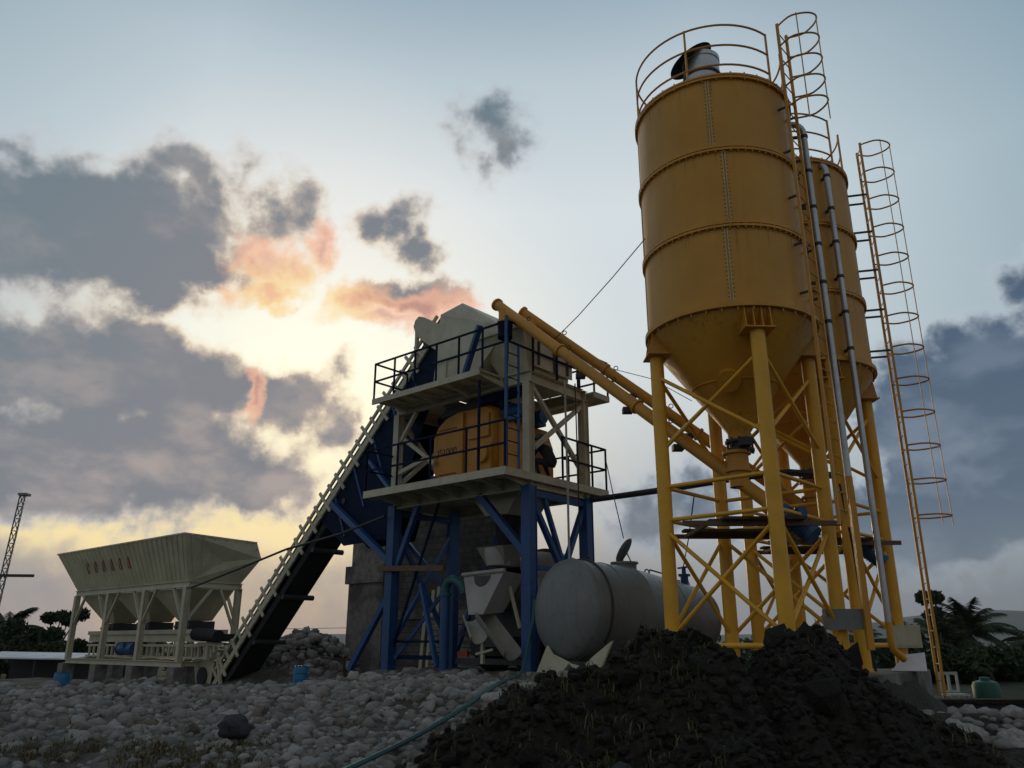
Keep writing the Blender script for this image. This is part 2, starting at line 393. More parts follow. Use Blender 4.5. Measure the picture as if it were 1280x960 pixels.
def part(name, mb, mat, parent, label=None, kind=None):
    root = parent
    while 'o_' not in root.keys(): root = root.parent
    me = mb.mesh(name, mat, tuple(root['o_']))
    o = bpy.data.objects.new(name, me); COL.objects.link(o); o.parent = parent
    if label: o['label'] = label
    if kind: o['kind'] = kind
    return o
def solo(name, mb, mat, label, cat, org, frame=None, group=None, kind=None):
    me = mb.mesh(name, mat, org); o = bpy.data.objects.new(name, me); COL.objects.link(o)
    if frame == 'P': o.location = W(org); o.rotation_euler = (0, 0, PTH)
    else: o.location = org
    return tag(o, label, cat, group, kind)
def copy_tree(o, parent=None):
    c = o.copy(); COL.objects.link(c); c.parent = parent
    for ch in list(o.children): copy_tree(ch, c)
    return c

# ------------------------------------------------------------------ value noise in numpy (terrain, stones)
_tab = np.random.default_rng(5).random((64, 64, 64))
def vnoise(x, y, z=0.0):
    x, y, z = np.broadcast_arrays(np.asarray(x, float), np.asarray(y, float), np.asarray(z, float))
    i, j, k = np.floor(x).astype(int), np.floor(y).astype(int), np.floor(z).astype(int)
    f = [a - b for a, b in ((x, i), (y, j), (z, k))]; f = [t * t * (3 - 2 * t) for t in f]
    g = lambda a, b, c: _tab[(i + a) & 63, (j + b) & 63, (k + c) & 63]
    l = lambda a, b, t: a + (b - a) * t
    return l(l(l(g(0,0,0), g(1,0,0), f[0]), l(g(0,1,0), g(1,1,0), f[0]), f[1]),
             l(l(g(0,0,1), g(1,0,1), f[0]), l(g(0,1,1), g(1,1,1), f[0]), f[1]), f[2])
def fbm(x, y, z=0.0, o=4):
    s = 0; a = .5; n = 0
    for i in range(o):
        s = s + a * vnoise(np.asarray(x) * 2 ** i + 17.3 * i, np.asarray(y) * 2 ** i + 5.1 * i, np.asarray(z) * 2 ** i + 3.7 * i); n += a; a *= .5
    return s / n
def ss(x, a, b):
    t = np.clip((np.asarray(x, float) - a) / (b - a), 0, 1); return t * t * (3 - 2 * t)

# ------------------------------------------------------------------ ground
MOUND = [(-1.9, .1), (-1.1, 0.40), (-0.6, 0.66), (0.0, .98), (0.54, 1.08), (1.08, 1.24), (1.45, 1.54), (1.81, 1.65), (2.26, 1.60), (2.5, 1.26), (2.70, 1.28), (2.95, 1.50), (3.2, 1.56), (3.45, 1.50), (3.7, 1.22), (3.95, 1.04), (4.15, .90), (4.35, .86), (4.6, 0.62), (4.95, 0.45), (5.3, .28), (6.2, -.1)]
def ground_h(x, y):
    x = np.asarray(x, float); y = np.asarray(y, float)
    h = .22 + (.73 - .12 * ss(-x, 1.5, 4)) * ss(y, 7.2, 13.2)                                   # bank of river stones climbing to the yard
    r = ss(x, 7.2, 9.2) * ss(y, 9, 12)
    r = np.maximum(r, ss((x - 5.1) * .785 - (y - 15.4) * .62, 1.45, 2.1) * ss(y, 10.6, 12.6))
    h = h * (1 - r) + r * (.34 - .25 * ss(y, 14.5, 17.5))               # lower ground right of the silo footing
    l = ss(y, 15.2, 17.5) * ss(-x + .35 * (y - 16), 4.2, 6.5)
    h = h * (1 - l) + l * .18                                          # lower yard under the aggregate bins
    pile = np.exp(-(((x + 7.1) / 1.9) ** 2 + ((y - 29.0) / 1.8) ** 2)) * 1.75
    h = h + pile + .5 * np.exp(-(((x + 9.3) / 1.6) ** 2 + ((y - 21.5) / 1.5) ** 2))
    near = ss(np.hypot(x, y - 12), 60, 20)
    h = h + near * ss(x, 3.0, 5.0) * ss(y, 16, 13) * (fbm(x * 3.1, y * 3.1, 6, 4) - .5) * .34
    h = h + near * ((fbm(x * .9, y * .9, 0, 4) - .5) * .26 + (fbm(x * 4, y * 4, 2, 3) - .5) * .10)
    h = h - 3.2 * ss(y, 34, 62)
    return h
def grid_mesh(name, xs, ys, hf, mat):
    X, Y = np.meshgrid(xs, ys); Z = hf(X, Y); nx, ny = len(xs), len(ys)
    v = np.stack([X, Y, Z], -1).reshape(-1, 3)
    i = np.arange(nx * ny).reshape(ny, nx)
    q = np.stack([i[:-1, :-1], i[:-1, 1:], i[1:, 1:], i[1:, :-1]], -1).reshape(-1, 4)
    me = bpy.data.meshes.new(name); me.from_pydata(v.tolist(), [], q.tolist()); me.materials.append(mat)
    me.polygons.foreach_set('use_smooth', [True] * len(q))
    o = bpy.data.objects.new(name, me); COL.objects.link(o); return o
def spread(a, b, step, far, grow=1.22):
    c = list(np.arange(a, b, step)); s = step; lo = []; x = a
    while x > -far: s *= grow; x -= s; lo.append(x)
    s = step; x = c[-1]; hi = []
    while x < far: s *= grow; x += s; hi.append(x)
    return np.array(lo[::-1] + c + hi)
def ground_material():
    m, t, b = principled('stony_ground')
    tc = t.new('ShaderNodeTexCoord').outputs['Object']
    vo = t.new('ShaderNodeTexVoronoi'); t.put(vo.inputs['Vector'], tc); vo.inputs['Scale'].default_value = 9
    n = t.noise(tc, 1.1, 6, .65); n2 = t.noise(tc, 22, 4, .6)
    stone = t.mix(vo.outputs['Color'], c4((.12, .112, .10)), c4((.22, .205, .185)))
    col = t.mix(t.sstep(n, .42, .62), stone, c4((.085, .072, .055)))
    sp = t.new('ShaderNodeSeparateXYZ'); t.put(sp.inputs[0], tc)
    gy_ = t.m('ADD', sp.outputs[1], t.m('MULTIPLY', t.m('MAXIMUM', t.m('SUBTRACT', sp.outputs[0], 6.0), 0.0), 2.2))
    col = t.mix(t.sstep(gy_, 33, 46), col, t.mix(n, c4((.020, .03, .012)), c4((.045, .055, .022))))
    dk_ = t.m('MULTIPLY', t.sstep(sp.outputs[0], 2.6, 4.4), t.sstep(sp.outputs[1], 19, 14))
    col = t.mix(dk_, col, t.mix(t.sstep(n2, .35, .65), c4((.022, .019, .015)), c4((.075, .066, .053))))
    col = t.mix(t.m('MULTIPLY', n2, .5), col, c4((.05, .046, .04)))
    t.put(b.inputs['Base Color'], col); b.inputs['Roughness'].default_value = .97; b.inputs['Specular IOR Level'].default_value = .2
    bn = t.new('ShaderNodeBump'); bn.inputs['Strength'].default_value = .8; bn.inputs['Distance'].default_value = .05
    t.put(bn.inputs['Height'], t.m('ADD', t.m('MULTIPLY', vo.outputs['Distance'], -1.0), n2)); t.put(b.inputs['Normal'], bn.outputs[0])
    return m
ground = grid_mesh('ground', spread(-14, 12, .13, 5000), spread(4, 22, .13, 5000), ground_h, ground_material())
tag(ground, kind='structure')
_mx = np.array([p[0] for p in MOUND]); _mz = np.array([p[1] for p in MOUND])
def mound_h(x, y):
    x = np.asarray(x, float); y = np.asarray(y, float)
    cy = 9.5 + .45 * (fbm(x * .8, 3.3) - .5)
    top = np.interp(x + .10 * (fbm(x * 2.2, y * 2.2, 1.5) - .5), _mx, _mz)
    d = y - cy
    f = np.where(d < 0, np.exp(-(np.abs(d) / 1.75) ** 2.2), np.exp(-(np.abs(d) / 1.6) ** 2.4))
    g = ground_h(x, y)
    h = g - .25 + np.maximum(top - g + .25, 0) * f
    e = np.clip((h - g + .2) * 2.2, 0, 1)
    return h + e * ((fbm(x * 1.6, y * 1.6, 4, 3) - .5) * .50 + (np.abs(fbm(x * 2.6, y * 2.6, 12, 3) - .5) - .12) * .55 + (fbm(x * 6, y * 6, 8, 3) - .5) * .30 + np.abs(fbm(x * 12, y * 12, 8, 3) - .5) * .24) - e * .03
mound = grid_mesh('earth_mound', np.arange(-2.6, 6.8, .04), np.arange(5.4, 12.4, .04), mound_h, M['soil'])
tag(mound, kind='structure')
def surf(x, y): return float(max(ground_h(x, y), mound_h(x, y) if (-2.6 < x < 6.76 and 5.4 < y < 12.4) else -9))
def far_hills():
    n = 90; xs = np.linspace(-900, 3600, n)
    rid = 26 + 95 * ss(xs, 700, 2100) * (.75 + .5 * fbm(xs * .0022, 7.7, 0, 5)) + 26 * (fbm(xs * .003, 1.1, 0, 5) - .3)
    vs = []; k = 8
    for j in range(k + 1):
        t = j / k
        for i in range(n):
            nz = (fbm(xs[i] * .006, t * 5, 3, 4) - .5)
            vs.append((xs[i], 2900 + 900 * t + 200 * nz, -3 + rid[i] * (1 - abs(1 - 2 * min(t, .5)) ** 1.5 if t <= .5 else 1 - (2 * t - 1) ** 2) * (1 + .25 * float(nz))))
    fs = [(j * n + i, j * n + i + 1, (j + 1) * n + i + 1, (j + 1) * n + i) for j in range(k) for i in range(n - 1)]
    mb = MB().add(vs, fs, True)
    me = mb.mesh('hills', rough_mat('far_forest', (.03, .045, .03), (.06, .075, .05), .01, bump=0))
    o = bpy.data.objects.new('hills', me); COL.objects.link(o); tag(o, kind='structure')
far_hills()

# ------------------------------------------------------------------ unfinished block building behind the tower
bld = thing('block_building', 'unfinished grey concrete block building behind the blue tower legs', 'building', (-7.5, 4.2, .3), 'P')
part('pillar', MB().box((-11.75, 4.2, .1), (-9.9, 6.2, 3.55)).box((-11.85, 4.1, 3.55), (-9.8, 6.3, 4.15)).box((-11.7, 4.25, 4.15), (-9.95, 6.2, 5.15)), M['conc'], bld)
part('wall', MB().box((-9.9, 4.5, .1), (-4.9, 4.7, 5.6)).box((-5.1, 4.7, .1), (-4.9, 5.5, 5.6)).box((-9.9, 5.5, .1), (-4.9, 5.7, 5.6)), M['block'], bld)
part('ring_beam', MB().box((-9.95, 4.42, 2.32), (-4.85, 4.497, 2.58)), M['conc'], bld)
part('roof_slab', MB().box((-10.0, 4.4, 5.6), (-4.85, 5.8, 5.74)), M['conc'], bld)
sb = MB()
for k in range(7): sb.box((-6.9 + .03 * (k % 2), 3.55, .55 + k * .26), (-4.25 - .05 * (k % 3), 4.35, .55 + k * .26 + .235))
solo('block_stack', sb, M['board'], 'stack of pale building blocks behind the mixer truck', 'block stack', (-5.6, 3.9, .5), 'P')
bp = MB()
for k, x in enumerate((-8.05, -7.75, -7.5)): bp.beam((x, 4.28, .5), (x + .1, 4.42, 3.1 + .1 * k), .14, .05, (0, 1, 0))
solo('scaffold_boards', bp, M['cream'], 'upright pale boards leaning on the block building behind the tower', 'boards', (-7.75, 4.3, .5), 'P')

# ------------------------------------------------------------------ mixing tower
DZ, UZ = 5.3, 7.79
tw = thing('mixing_tower', 'steel mixing tower with blue legs, cream decks and blue railings', 'tower', (-2.3, 1.1, .95), 'P')
corners = [(0, 0), (-4.6, 0), (-4.6, 2.2), (0, 2.2)]
for (x, y) in corners:
    lg = part('leg', MB().ibeam((x, y, .95), (x, y, 5.02), .26, .27, .022, (0, 1, 0)).box((x - .115, y - .10, .95), (x + .115, y + .10, 5.02)), M['blue'], tw)
    part('base_plate', MB().box((x - .24, y - .24, .86), (x + .24, y + .24, .95)), M['conc'], lg)
    part('post', MB().ibeam((x, y, DZ), (x, y, 7.5), .2, .2, .02, (0, 1, 0)).box((x - .06, y - .08, DZ), (x + .06, y + .08, 7.5)), M['cream'], tw)
def brace(a, b, w=.12, mat='blue', name='brace'): return part(name, MB().beam(a, b, w, w), M[mat], tw)
brace((0, .1, 4.85), (0, 2.1, 4.85), .14); brace((-4.6, .1, 4.85), (-4.6, 2.1, 4.85), .14)
brace((0, .12, 4.7), (0, 1.15, 3.25)); brace((0, 2.08, 4.75), (0, 1.28, 3.25)); brace((0, .55, 4.78), (0, 1.2, 3.4), .1)
brace((0, .1, 3.2), (0, 2.1, 3.2), .1)
brace((-.1, 0, 3.5), (-1.55, 0, 4.98), .16); brace((-4.5, 0, 3.3), (-3.7, 0, 4.95), .13)
brace((-4.5, .05, 1.5), (-3.0, .05, 4.95), .05, 'navy'); brace((-4.6, .1, 4.4), (-4.6, 2.1, 1.6), .1); brace((-4.6, .1, 1.6), (-4.6, 2.1, 4.4), .1)
brace((-4.7, 0, 2.75), (-6.05, -.05, .92), .13); brace((-4.5, 2.2, 1.2), (-2.6, 2.2, 4.9), .12)
brace((-2.75, -.1, 1.05), (-3.55, .05, 3.0), .1); brace((-4.5, .16, 1.25), (-2.7, .16, 1.25), .1, 'navy'); brace((-4.5, .16, 1.62), (-2.7, .16, 1.62), .06, 'navy')
brace((-4.5, .1, 1.2), (-3.1, .9, 3.3), .09)
brace((-4.9, -.17, 3.42), (-2.5, -.17, 3.30), .13, 'rust', 'cross_plank')
brace((-3.55, 1.2, 1.0), (-3.55, 1.2, 4.95), .18)
# mixer discharge chute under the deck
part('discharge_chute', MB().prism([(-2.3, .5, 5.1), (-.7, .5, 5.1), (-1.1, .5, 4.55), (-1.8, .5, 4.55)], (0, 1.2, 0)), M['cream'], tw)
part('discharge_sock', MB().lathe([(.36, 0), (.30, -.5), (.27, -.75)], 20, (-1.45, .95, 4.55)), M['rubber'], tw)
# lower deck
dk = MB().box((-4.72, -1.0, 5.24), (.15, 3.03, 5.3))
dk.box((-4.72, -1.0, 5.12), (.15, -.94, 5.24)).box((-4.72, 2.97, 5.12), (.15, 3.03, 5.24)).box((.09, -.94, 5.12), (.15, 2.97, 5.24)).box((-4.72, -.94, 5.12), (-4.66, 2.97, 5.24))
d1 = part('lower_deck', dk, M['cream'], tw)
bm_ = MB()
for a, b in (((-4.66, 0, 5.07), (.1, 0, 5.07)), ((-4.66, 2.2, 5.07), (.1, 2.2, 5.07)), ((0, .05, 5.1), (0, 2.15, 5.1)), ((-4.6, .05, 5.1), (-4.6, 2.15, 5.1)), ((-2.3, .05, 5.1), (-2.3, 2.15, 5.1))): bm_.ibeam(a, b, .16, .26)
part('deck_beam', bm_, M['cream'], d1)
for k in range(7):
    x = -4.4 + k * .72
    part('bracket', MB().prism([(x, -.93, 5.22), (x, -.03, 5.22), (x, -.03, 4.98), (x, -.9, 5.15)], (.06, 0, 0)), M['cream'], d1)
for k in range(3):
    y = 2.33 + k * .0
for x in (-4.0, -2.3, -.4):
    part('bracket', MB().prism([(x, 2.93, 5.22), (x, 2.25, 5.22), (x, 2.25, 4.98), (x, 2.9, 5.15)], (.06, 0, 0)), M['cream'], d1)
def railing(pts, z, hgt, step=.95, mid=(.5,), mat='navy', r=.021, closed=False):
    mb = MB()
    for f in mid + (1.0,):
        for a, b in zip(pts, pts[1:]): mb.beam((a[0], a[1], z + hgt * f), (b[0], b[1], z + hgt * f), 2 * r, 2 * r)
    for a, b in zip(pts, pts[1:]):
        L = math.dist(a, b); n = max(1, round(L / step))
        for i in range(n + 1):
            t = i / n; x, y = a[0] + (b[0] - a[0]) * t, a[1] + (b[1] - a[1]) * t
            mb.box((x - .02, y - .02, z), (x + .02, y + .02, z + hgt + .02))
    return part('railing', mb, M[mat], tw)
railing([(-4.68, -.96), (.11, -.96)], DZ, 1.07, 1.1)
railing([(.11, 1.15), (.11, 2.99)], DZ, 1.07, .62); railing([(.11, 2.99), (-4.68, 2.99)], DZ, 1.07, 1.1); railing([(-4.68, -.96), (-4.68, .2)], DZ, 1.07)
# upper frame, braces, walkways
uf = MB()
for a, b in (((-4.7, 0, 7.65), (.1, 0, 7.65)), ((-4.7, 2.2, 7.65), (.1, 2.2, 7.65))): uf.ibeam(a, b, .16, .28)
for x in (-4.6, -3.1, -1.5, 0): uf.ibeam((x, .08, 7.645), (x, 2.12, 7.645), .15, .27)
ud = part('upper_frame', uf, M['cream'], tw)
part('upper_plate', MB().box((-4.7, .1, 7.792), (-3.15, 2.1, 7.81)).box((-1.2, .1, 7.792), (.1, 2.1, 7.81)), M['cream'], ud)
wk = MB().box((-4.66, -.93, 7.74), (-.74, -.06, 7.786))
for a in ((-4.66, -.93), (-4.66, -.12)): wk.box((a[0], a[1], 7.64), (-.74, a[1] + .05, 7.74))
for k in range(8): wk.box((-4.5 + k * .52, -.88, 7.66), (-4.45 + k * .52, -.12, 7.74))
part('walkway', wk, M['cream'], tw)
part('walkway', MB().box((-3.6, 2.32, 7.72), (.3, 3.0, 7.77)).box((-3.6, 2.95, 7.62), (.3, 3.0, 7.72)).box((.25, 2.32, 7.62), (.3, 2.95, 7.72)), M['cream'], tw)
for k in range(4):
    x = -4.2 + k * 1.15
    part('bracket', MB().prism([(x, -.9, 7.63), (x, -.09, 7.63), (x, -.09, 7.5), (x, -.8, 7.6)], (.05, 0, 0)), M['cream'], tw)
for a, b in (((0, .12, 7.45), (0, 2.1, 5.65)), ((0, 2.1, 7.35), (0, .2, 5.95)), ((-4.6, .1, 7.4), (-4.6, 2.1, 5.6)), ((-4.6, 2.1, 7.3), (-4.6, .1, 5.6))): brace(a, b, .1, 'cream')
brace((-4.5, 0, 6.75), (-3.9, 0, 7.5), .09, 'cream'); brace((-4.5, .05, 6.9), (-3.2, .05, 6.0), .1, 'cream'); brace((-4.5, .0, 5.9), (-3.5, .0, 6.15), .1, 'cream')
railing([(-4.62, -.9), (.13, -.9)], 7.78, 1.0, .8); railing([(.13, -.9), (.13, 1.9)], 7.78, 1.0, .93); railing([(-4.62, -.9), (-4.62, .25)], 7.78, 1.0)
railing([(.27, 2.35), (.27, 2.97)], 7.76, .95, .6); railing([(.27, 2.97), (-3.6, 2.97)], 7.76, .95, .95)
# ladder between the decks
ld = part('ladder', MB().beam((.12, -.93, DZ), (.12, -.93, 8.9), .07, .05, (0, 1, 0)).beam((.12, -.5, DZ), (.12, -.5, 8.3), .05, .04, (0, 1, 0)), M['blue'], tw)
for k in range(9): part('rung', MB().tube((.12, -.93, 5.6 + k * .3), (.12, -.5, 5.6 + k * .3), .014, 8), M['navy'], ld)
part('ladder_brace', MB().beam((-.75, -.9, 7.5), (-.75, -.9, DZ), .05, .05), M['navy'], tw)
# diagonal blue stay beside the bins
part('stay', MB().beam((-1.62, -.5, 7.95), (-1.02, -.62, 9.05), .14, .1), M['blue'], tw)

# ------------------------------------------------------------------ mixer
mx = thing('concrete_mixer', 'yellow twin shaft concrete mixer on the lower deck of the tower', 'mixer', (-2.0, 1.0, DZ), 'P')
body = [(-3.4, .15, 5.55), (-1.2, .15, 5.55), (-1.2, .15, 7.25), (-2.6, .15, 7.25), (-3.4, .15, 6.95)]
outl = [(-3.42, 5.85), (-3.36, 5.68), (-3.2, 5.56), (-1.4, 5.54), (-1.22, 5.7), (-1.18, 7.0), (-1.26, 7.18), (-1.45, 7.28), (-2.5, 7.3), (-2.95, 7.2), (-3.25, 7.0), (-3.42, 6.7)]
hp2 = []
for (y_, k_) in ((.15, .93), (.22, .98), (.36, 1.0), (1.66, 1.0), (1.82, .98), (1.9, .93)): hp2 += [(-2.3 + (x_ + 2.3) * k_, y_, 6.42 + (z_ - 6.42) * k_) for x_, z_ in outl]
hm_ = MB().hull(hp2); hm_.sm = [True] * len(hm_.f)
bd = part('housing', hm_, M['yellow2'], mx)
part('stiffener', MB().box((-2.42, .07, 5.62), (-2.22, .148, 7.2)), M['yellow2'], bd)
part('stiffener', MB().box((-3.15, .10, 6.86), (-2.45, .148, 6.93)), M['yellow2'], bd); part('stiffener', MB().box((-3.15, .1, 5.68), (-2.45, .148, 5.74)), M['yellow2'], bd)
part('inspection_door', MB().box((-2.05, .09, 6.45), (-1.35, .147, 7.05)), M['yellow2'], bd)
part('gear_cover', MB().hull([(-1.2, .3, 5.5), (-1.2, .3, 6.9), (-1.2, 1.7, 6.9), (-1.2, 1.7, 5.5), (-.75, .35, 5.5), (-.75, .35, 6.75), (-.75, 1.65, 6.75), (-.75, 1.65, 5.5), (-.45, .5, 5.45), (-.45, .5, 6.2), (-.45, 1.5, 6.2), (-.45, 1.5, 5.45)]), M['yellow2'], mx)
part('feed_cover', MB().prism([(-3.3, .25, 7.26), (-1.3, .25, 7.26), (-1.5, .25, 7.48), (-3.0, .25, 7.48)], (0, 1.5, 0)), M['dark'], mx)
for y in (.35, 1.15):
    mo = part('motor', MB().tube((-1.0, y, 6.98), (-.45, y, 6.98), .17, 16).box((-.95, y - .15, 6.76), (-.5, y + .15, 6.85)), M['motor'], mx)
    fan = MB()
    for k in range(6): fan.tube((-.95 + k * .08, y, 6.98), (-.93 + k * .08, y, 6.98), .19, 16)
    part('cooling_fin', fan, M['motor'], mo, kind='stuff')
part('gearbox', MB().box((-1.75, .06, 5.6), (-1.25, .145, 6.25)).tube((-1.5, -.05, 6.0), (-1.5, .06, 6.0), .22, 18), M['yellow2'], mx)
sk = MB()
for x in (-3.3, -1.5): sk.box((x, .2, DZ), (x + .16, 1.9, 5.55))
part('skid', sk, M['dark'], mx)
part('chassis_beam', MB().box((-3.95, .3, DZ), (-3.42, 1.7, 5.6)).tube((-3.75, .5, 5.72), (-3.75, 1.4, 5.72), .1, 12), M['blue'], mx)
def lettering(text, size, mat, parent, mtx, ext=.003):
    cu = bpy.data.curves.new('lettering', 'FONT'); cu.body = text; cu.size = size; cu.extrude = ext
    ob = bpy.data.objects.new('lettering_tmp', cu); COL.objects.link(ob)
    bpy.context.view_layer.update()
    me = bpy.data.meshes.new_from_object(ob.evaluated_get(bpy.context.evaluated_depsgraph_get()))
    bpy.data.objects.remove(ob); me.transform(mtx); me.materials.clear(); me.materials.append(mat); me.name = 'lettering'
    o = bpy.data.objects.new('lettering', me); COL.objects.link(o); o.parent = parent; return o
def plate_m(root, p, zrot=0, tilt=90):                # text plane: +x along the front, +z up
    return Matrix.Translation(Vector(p) - Vector(root['o_'])) @ Matrix.Rotation(R(zrot), 4, 'Z') @ Matrix.Rotation(R(tilt), 4, 'X')
lettering('JS1000', .26, M['ink'], bd, plate_m(mx, (-3.2, .145, 6.18)))
# ------------------------------------------------------------------ belt head house and weigh hoppers on the upper deck
hh = thing('belt_head_house', 'cream sheet metal hood over the belt head on top of the tower', 'hood', (-2.2, .8, UZ), 'P')
hs = MB().hull([(-3.1, -.2, 7.83), (-1.75, -.2, 7.83), (-.55, -.2, 8.95), (-.55, -.2, 9.0), (-1.15, -.2, 9.3), (-2.4, .15, 10.30), (-3.08, .0, 10.1), (-3.1, 1.8, 7.83), (-1.75, 1.8, 7.83), (-.55, 1.8, 8.95), (-.55, 1.8, 9.0), (-1.15, 1.8, 9.3), (-2.4, 1.6, 10.30), (-3.08, 1.6, 10.1)])
h0 = part('house_panel', hs, M['cream'], hh)
part('seam', MB().box((-3.12, -.225, 8.62), (-2.0, -.203, 8.66)).box((-2.62, -.225, 7.85), (-2.58, -.203, 8.62)), M['cream'], h0)
part('head_cover', MB().prism([(-4.62, .4, 10.28), (-4.55, .4, 10.46), (-4.4, .4, 10.54), (-4.2, .4, 10.46), (-3.09, .4, 9.75), (-3.09, .4, 9.1), (-3.5, .4, 9.2), (-4.48, .4, 9.95)], (0, 1.2, 0)), M['cream'], hh)
part('head_drum', MB().tube((-4.0, .42, 9.72), (-4.0, 1.58, 9.72), .22, 20), M['dark'], hh)
part('prop', MB().beam((-4.5, .45, 10.1), (-4.5, .45, 9.0), .1, .08), M['cream'], hh)
wh = thing('cement_weigh_hopper', 'cream boxy weigh hopper under the screw ends on the upper deck', 'hopper', (-.6, .6, UZ), 'P')
part('bin', MB().hull([(-1.5, -.25, 8.85), (.05, -.25, 8.85), (.05, 1.75, 8.85), (-1.5, 1.75, 8.85), (-1.0, .2, 7.83), (-.02, .05, 7.83), (-.02, 1.6, 7.83), (-1.0, 1.2, 7.83)]), M['cream'], wh)
part('rim', MB().box((-1.55, -.31, 8.85), (.09, -.2, 8.95)).box((-1.55, 1.7, 8.85), (.09, 1.81, 8.95)).box((-.02, -.2, 8.85), (.09, 1.7, 8.95)).box((-1.55, -.2, 8.85), (-1.44, 1.7, 8.95)), M['cream'], wh)
part('side_panel', MB().box((.052, .15, 7.95), (.09, .85, 8.7)).box((.052, 1.0, 7.95), (.09, 1.65, 8.7)), M['cream'], wh)
for y in (.25, .95, 1.4): part('sensor_post', MB().box((.10, y, 8.0), (.14, y + .05, 8.6)), M['dark'], wh)
part('lid', MB().box((-1.43, -.19, 8.9), (-.03, 1.69, 8.93)), M['cream'], wh)
wp = thing('water_weigh_tank', 'dark blue steel tank between the decks above the mixer', 'tank', (-1.2, .3, 7.5), 'P')
part('tank', MB().tube((-1.7, .2, 7.42), (-.35, .2, 7.42), .14, 16), M['navy'], wp)
part('outlet', MB().tube((-1.0, .2, 7.35), (-1.0, .2, 7.05), .06, 10), M['navy'], wp)

# ------------------------------------------------------------------ inclined belt conveyor
def cz(x): return .33 + (x + 13.58) * .975
cv = thing('inclined_conveyor', 'steep cream framed belt conveyor climbing from the bins to the tower top', 'conveyor', (-13.9, 1.0, .2), 'P')
nrm = Vector((-.698, 0, .716))
xa, xb = -14.0, -3.5
for y in (.5, 1.5):
    part('frame_rail', MB().beam((xa, y, cz(xa)), (xb, y, cz(xb)), .07, .17, nrm), M['cream'], cv)
    part('upper_rail', MB().beam(Vector((xa, y, cz(xa))) + nrm * .34, Vector((xb, y, cz(xb))) + nrm * .34, .06, .09, nrm), M['cream'], cv)
def strip(off, y0, y1, th):
    a = Vector((xa - .1, 0, cz(xa - .1))) + nrm * off; b = Vector((xb, 0, cz(xb))) + nrm * off; e = nrm * th
    mb = MB()
    return mb.add([(a.x, y0, a.z), (a.x, y1, a.z), (b.x, y1, b.z), (b.x, y0, b.z), (a.x + e.x, y0, a.z + e.z), (a.x + e.x, y1, a.z + e.z), (b.x + e.x, y1, b.z + e.z), (b.x + e.x, y0, b.z + e.z)], [(0,1,2,3),(4,7,6,5),(0,4,5,1),(1,5,6,2),(2,6,7,3),(3,7,4,0)])
bt = part('belt', strip(.10, .62, 1.38, .03), M['rubber'], cv)
part('sidewall', strip(.131, .62, .66, .2), M['rubber'], bt); part('sidewall', strip(.131, 1.34, 1.38, .2), M['rubber'], bt)
part('return_belt', strip(-.42, .56, 1.44, .2), M['rubber'], cv)
n = 34
for k in range(n):
    x = xa + .3 + (xb - xa - .5) * k / (n - 1); c = Vector((x, .45, cz(x)))
    br = part('idler_bracket', MB().beam(c + nrm * (-.14 if k % 2 else -.30), c + nrm * (.40 if k % 3 else .52), .09, .05, (0, 1, 0)), M['cream'], cv)
    if k % 2 == 0:
        part('roller', MB().tube(c + Vector((0, .1, 0)) + nrm * -.32, c + Vector((0, 1.02, 0)) + nrm * -.32, .05, 10), M['dark'], br)
for k in range(5):
    x = -11.9 + k * 1.35; c = Vector((x, 1.5, cz(x)))
    part('return_roller', MB().tube(c + Vector((0, -1.0, 0)) + nrm * -.5, c + Vector((0, .12, 0)) + nrm * -.5, .08, 12), M['dark'], cv)
for y in (.54, 1.46):
    part('side_plate', MB().prism([(-8.6, y, cz(-8.6) - .1), (-3.7, y, cz(-3.7) - .1), (-3.75, y, 8.3), (-4.85, y, 5.8), (-5.4, y, 4.3), (-7.4, y, 4.25)], (0, .012, 0)), M['navy'], cv)
part('strut', MB().beam((-7.9, .42, 5.5), (-4.75, .12, 3.55), .16, .16), M['blue'], cv)
part('strut', MB().beam((-7.3, 1.5, 5.6), (-4.75, 2.1, 3.0), .12, .12), M['blue'], cv)
part('strut', MB().beam((-6.4, .5, 6.6), (-4.65, .0, 5.35), .1, .1), M['blue'], cv)
for k in range(5):
    a = Vector((-7.9 + k * .8, .53, cz(-7.9 + k * .8) - .15)); part('truss_diagonal', MB().beam(a, a + Vector((.55, 0, -1.2)), .08, .05), M['blue'], cv)
part('tail_hopper', MB().prism([(-15.0, .42, 1.30), (-13.55, .42, 1.30), (-13.75, .42, .2), (-14.6, .42, .2)], (0, .03, 0)).prism([(-15.0, 1.58, 1.30), (-13.2, 1.58, 1.30), (-13.75, 1.58, .2), (-14.6, 1.58, .2)], (0, .03, 0)).beam((-15.0, .4, 1.32), (-15.0, 1.6, 1.32), .08, .08), M['cream'], cv)
part('tail_pulley', MB().tube((-14.2, .35, .55), (-14.2, 1.65, .55), .28, 18), M['dark'], cv)
part('bearing', MB().tube((-14.62, .36, 1.42), (-14.62, .44, 1.42), .19, 16).box((-14.85, .36, 1.2), (-14.4, .415, 1.4)), M['cream'], cv)
for x in (-14.75, -13.5): part('foot', MB().beam((x, .45, 1.2), (x + .45, .45, .15), .09, .09), M['cream'], cv)
# long handrail pipe running from the bins up to the tower
solo('service_pipe', MB().path([W((-13.9, -.5, 3.3)), W((-11.5, -.35, 3.75)), W((-9.0, -.3, 4.2)), W((-6.5, -.25, 4.45)), W((-4.7, -.25, 4.75))], .035, 8), M['dark'], 'thin dark pipe slung from the bin rim to the left tower leg', 'pipe', W((-9.0, -.3, 4.2)))

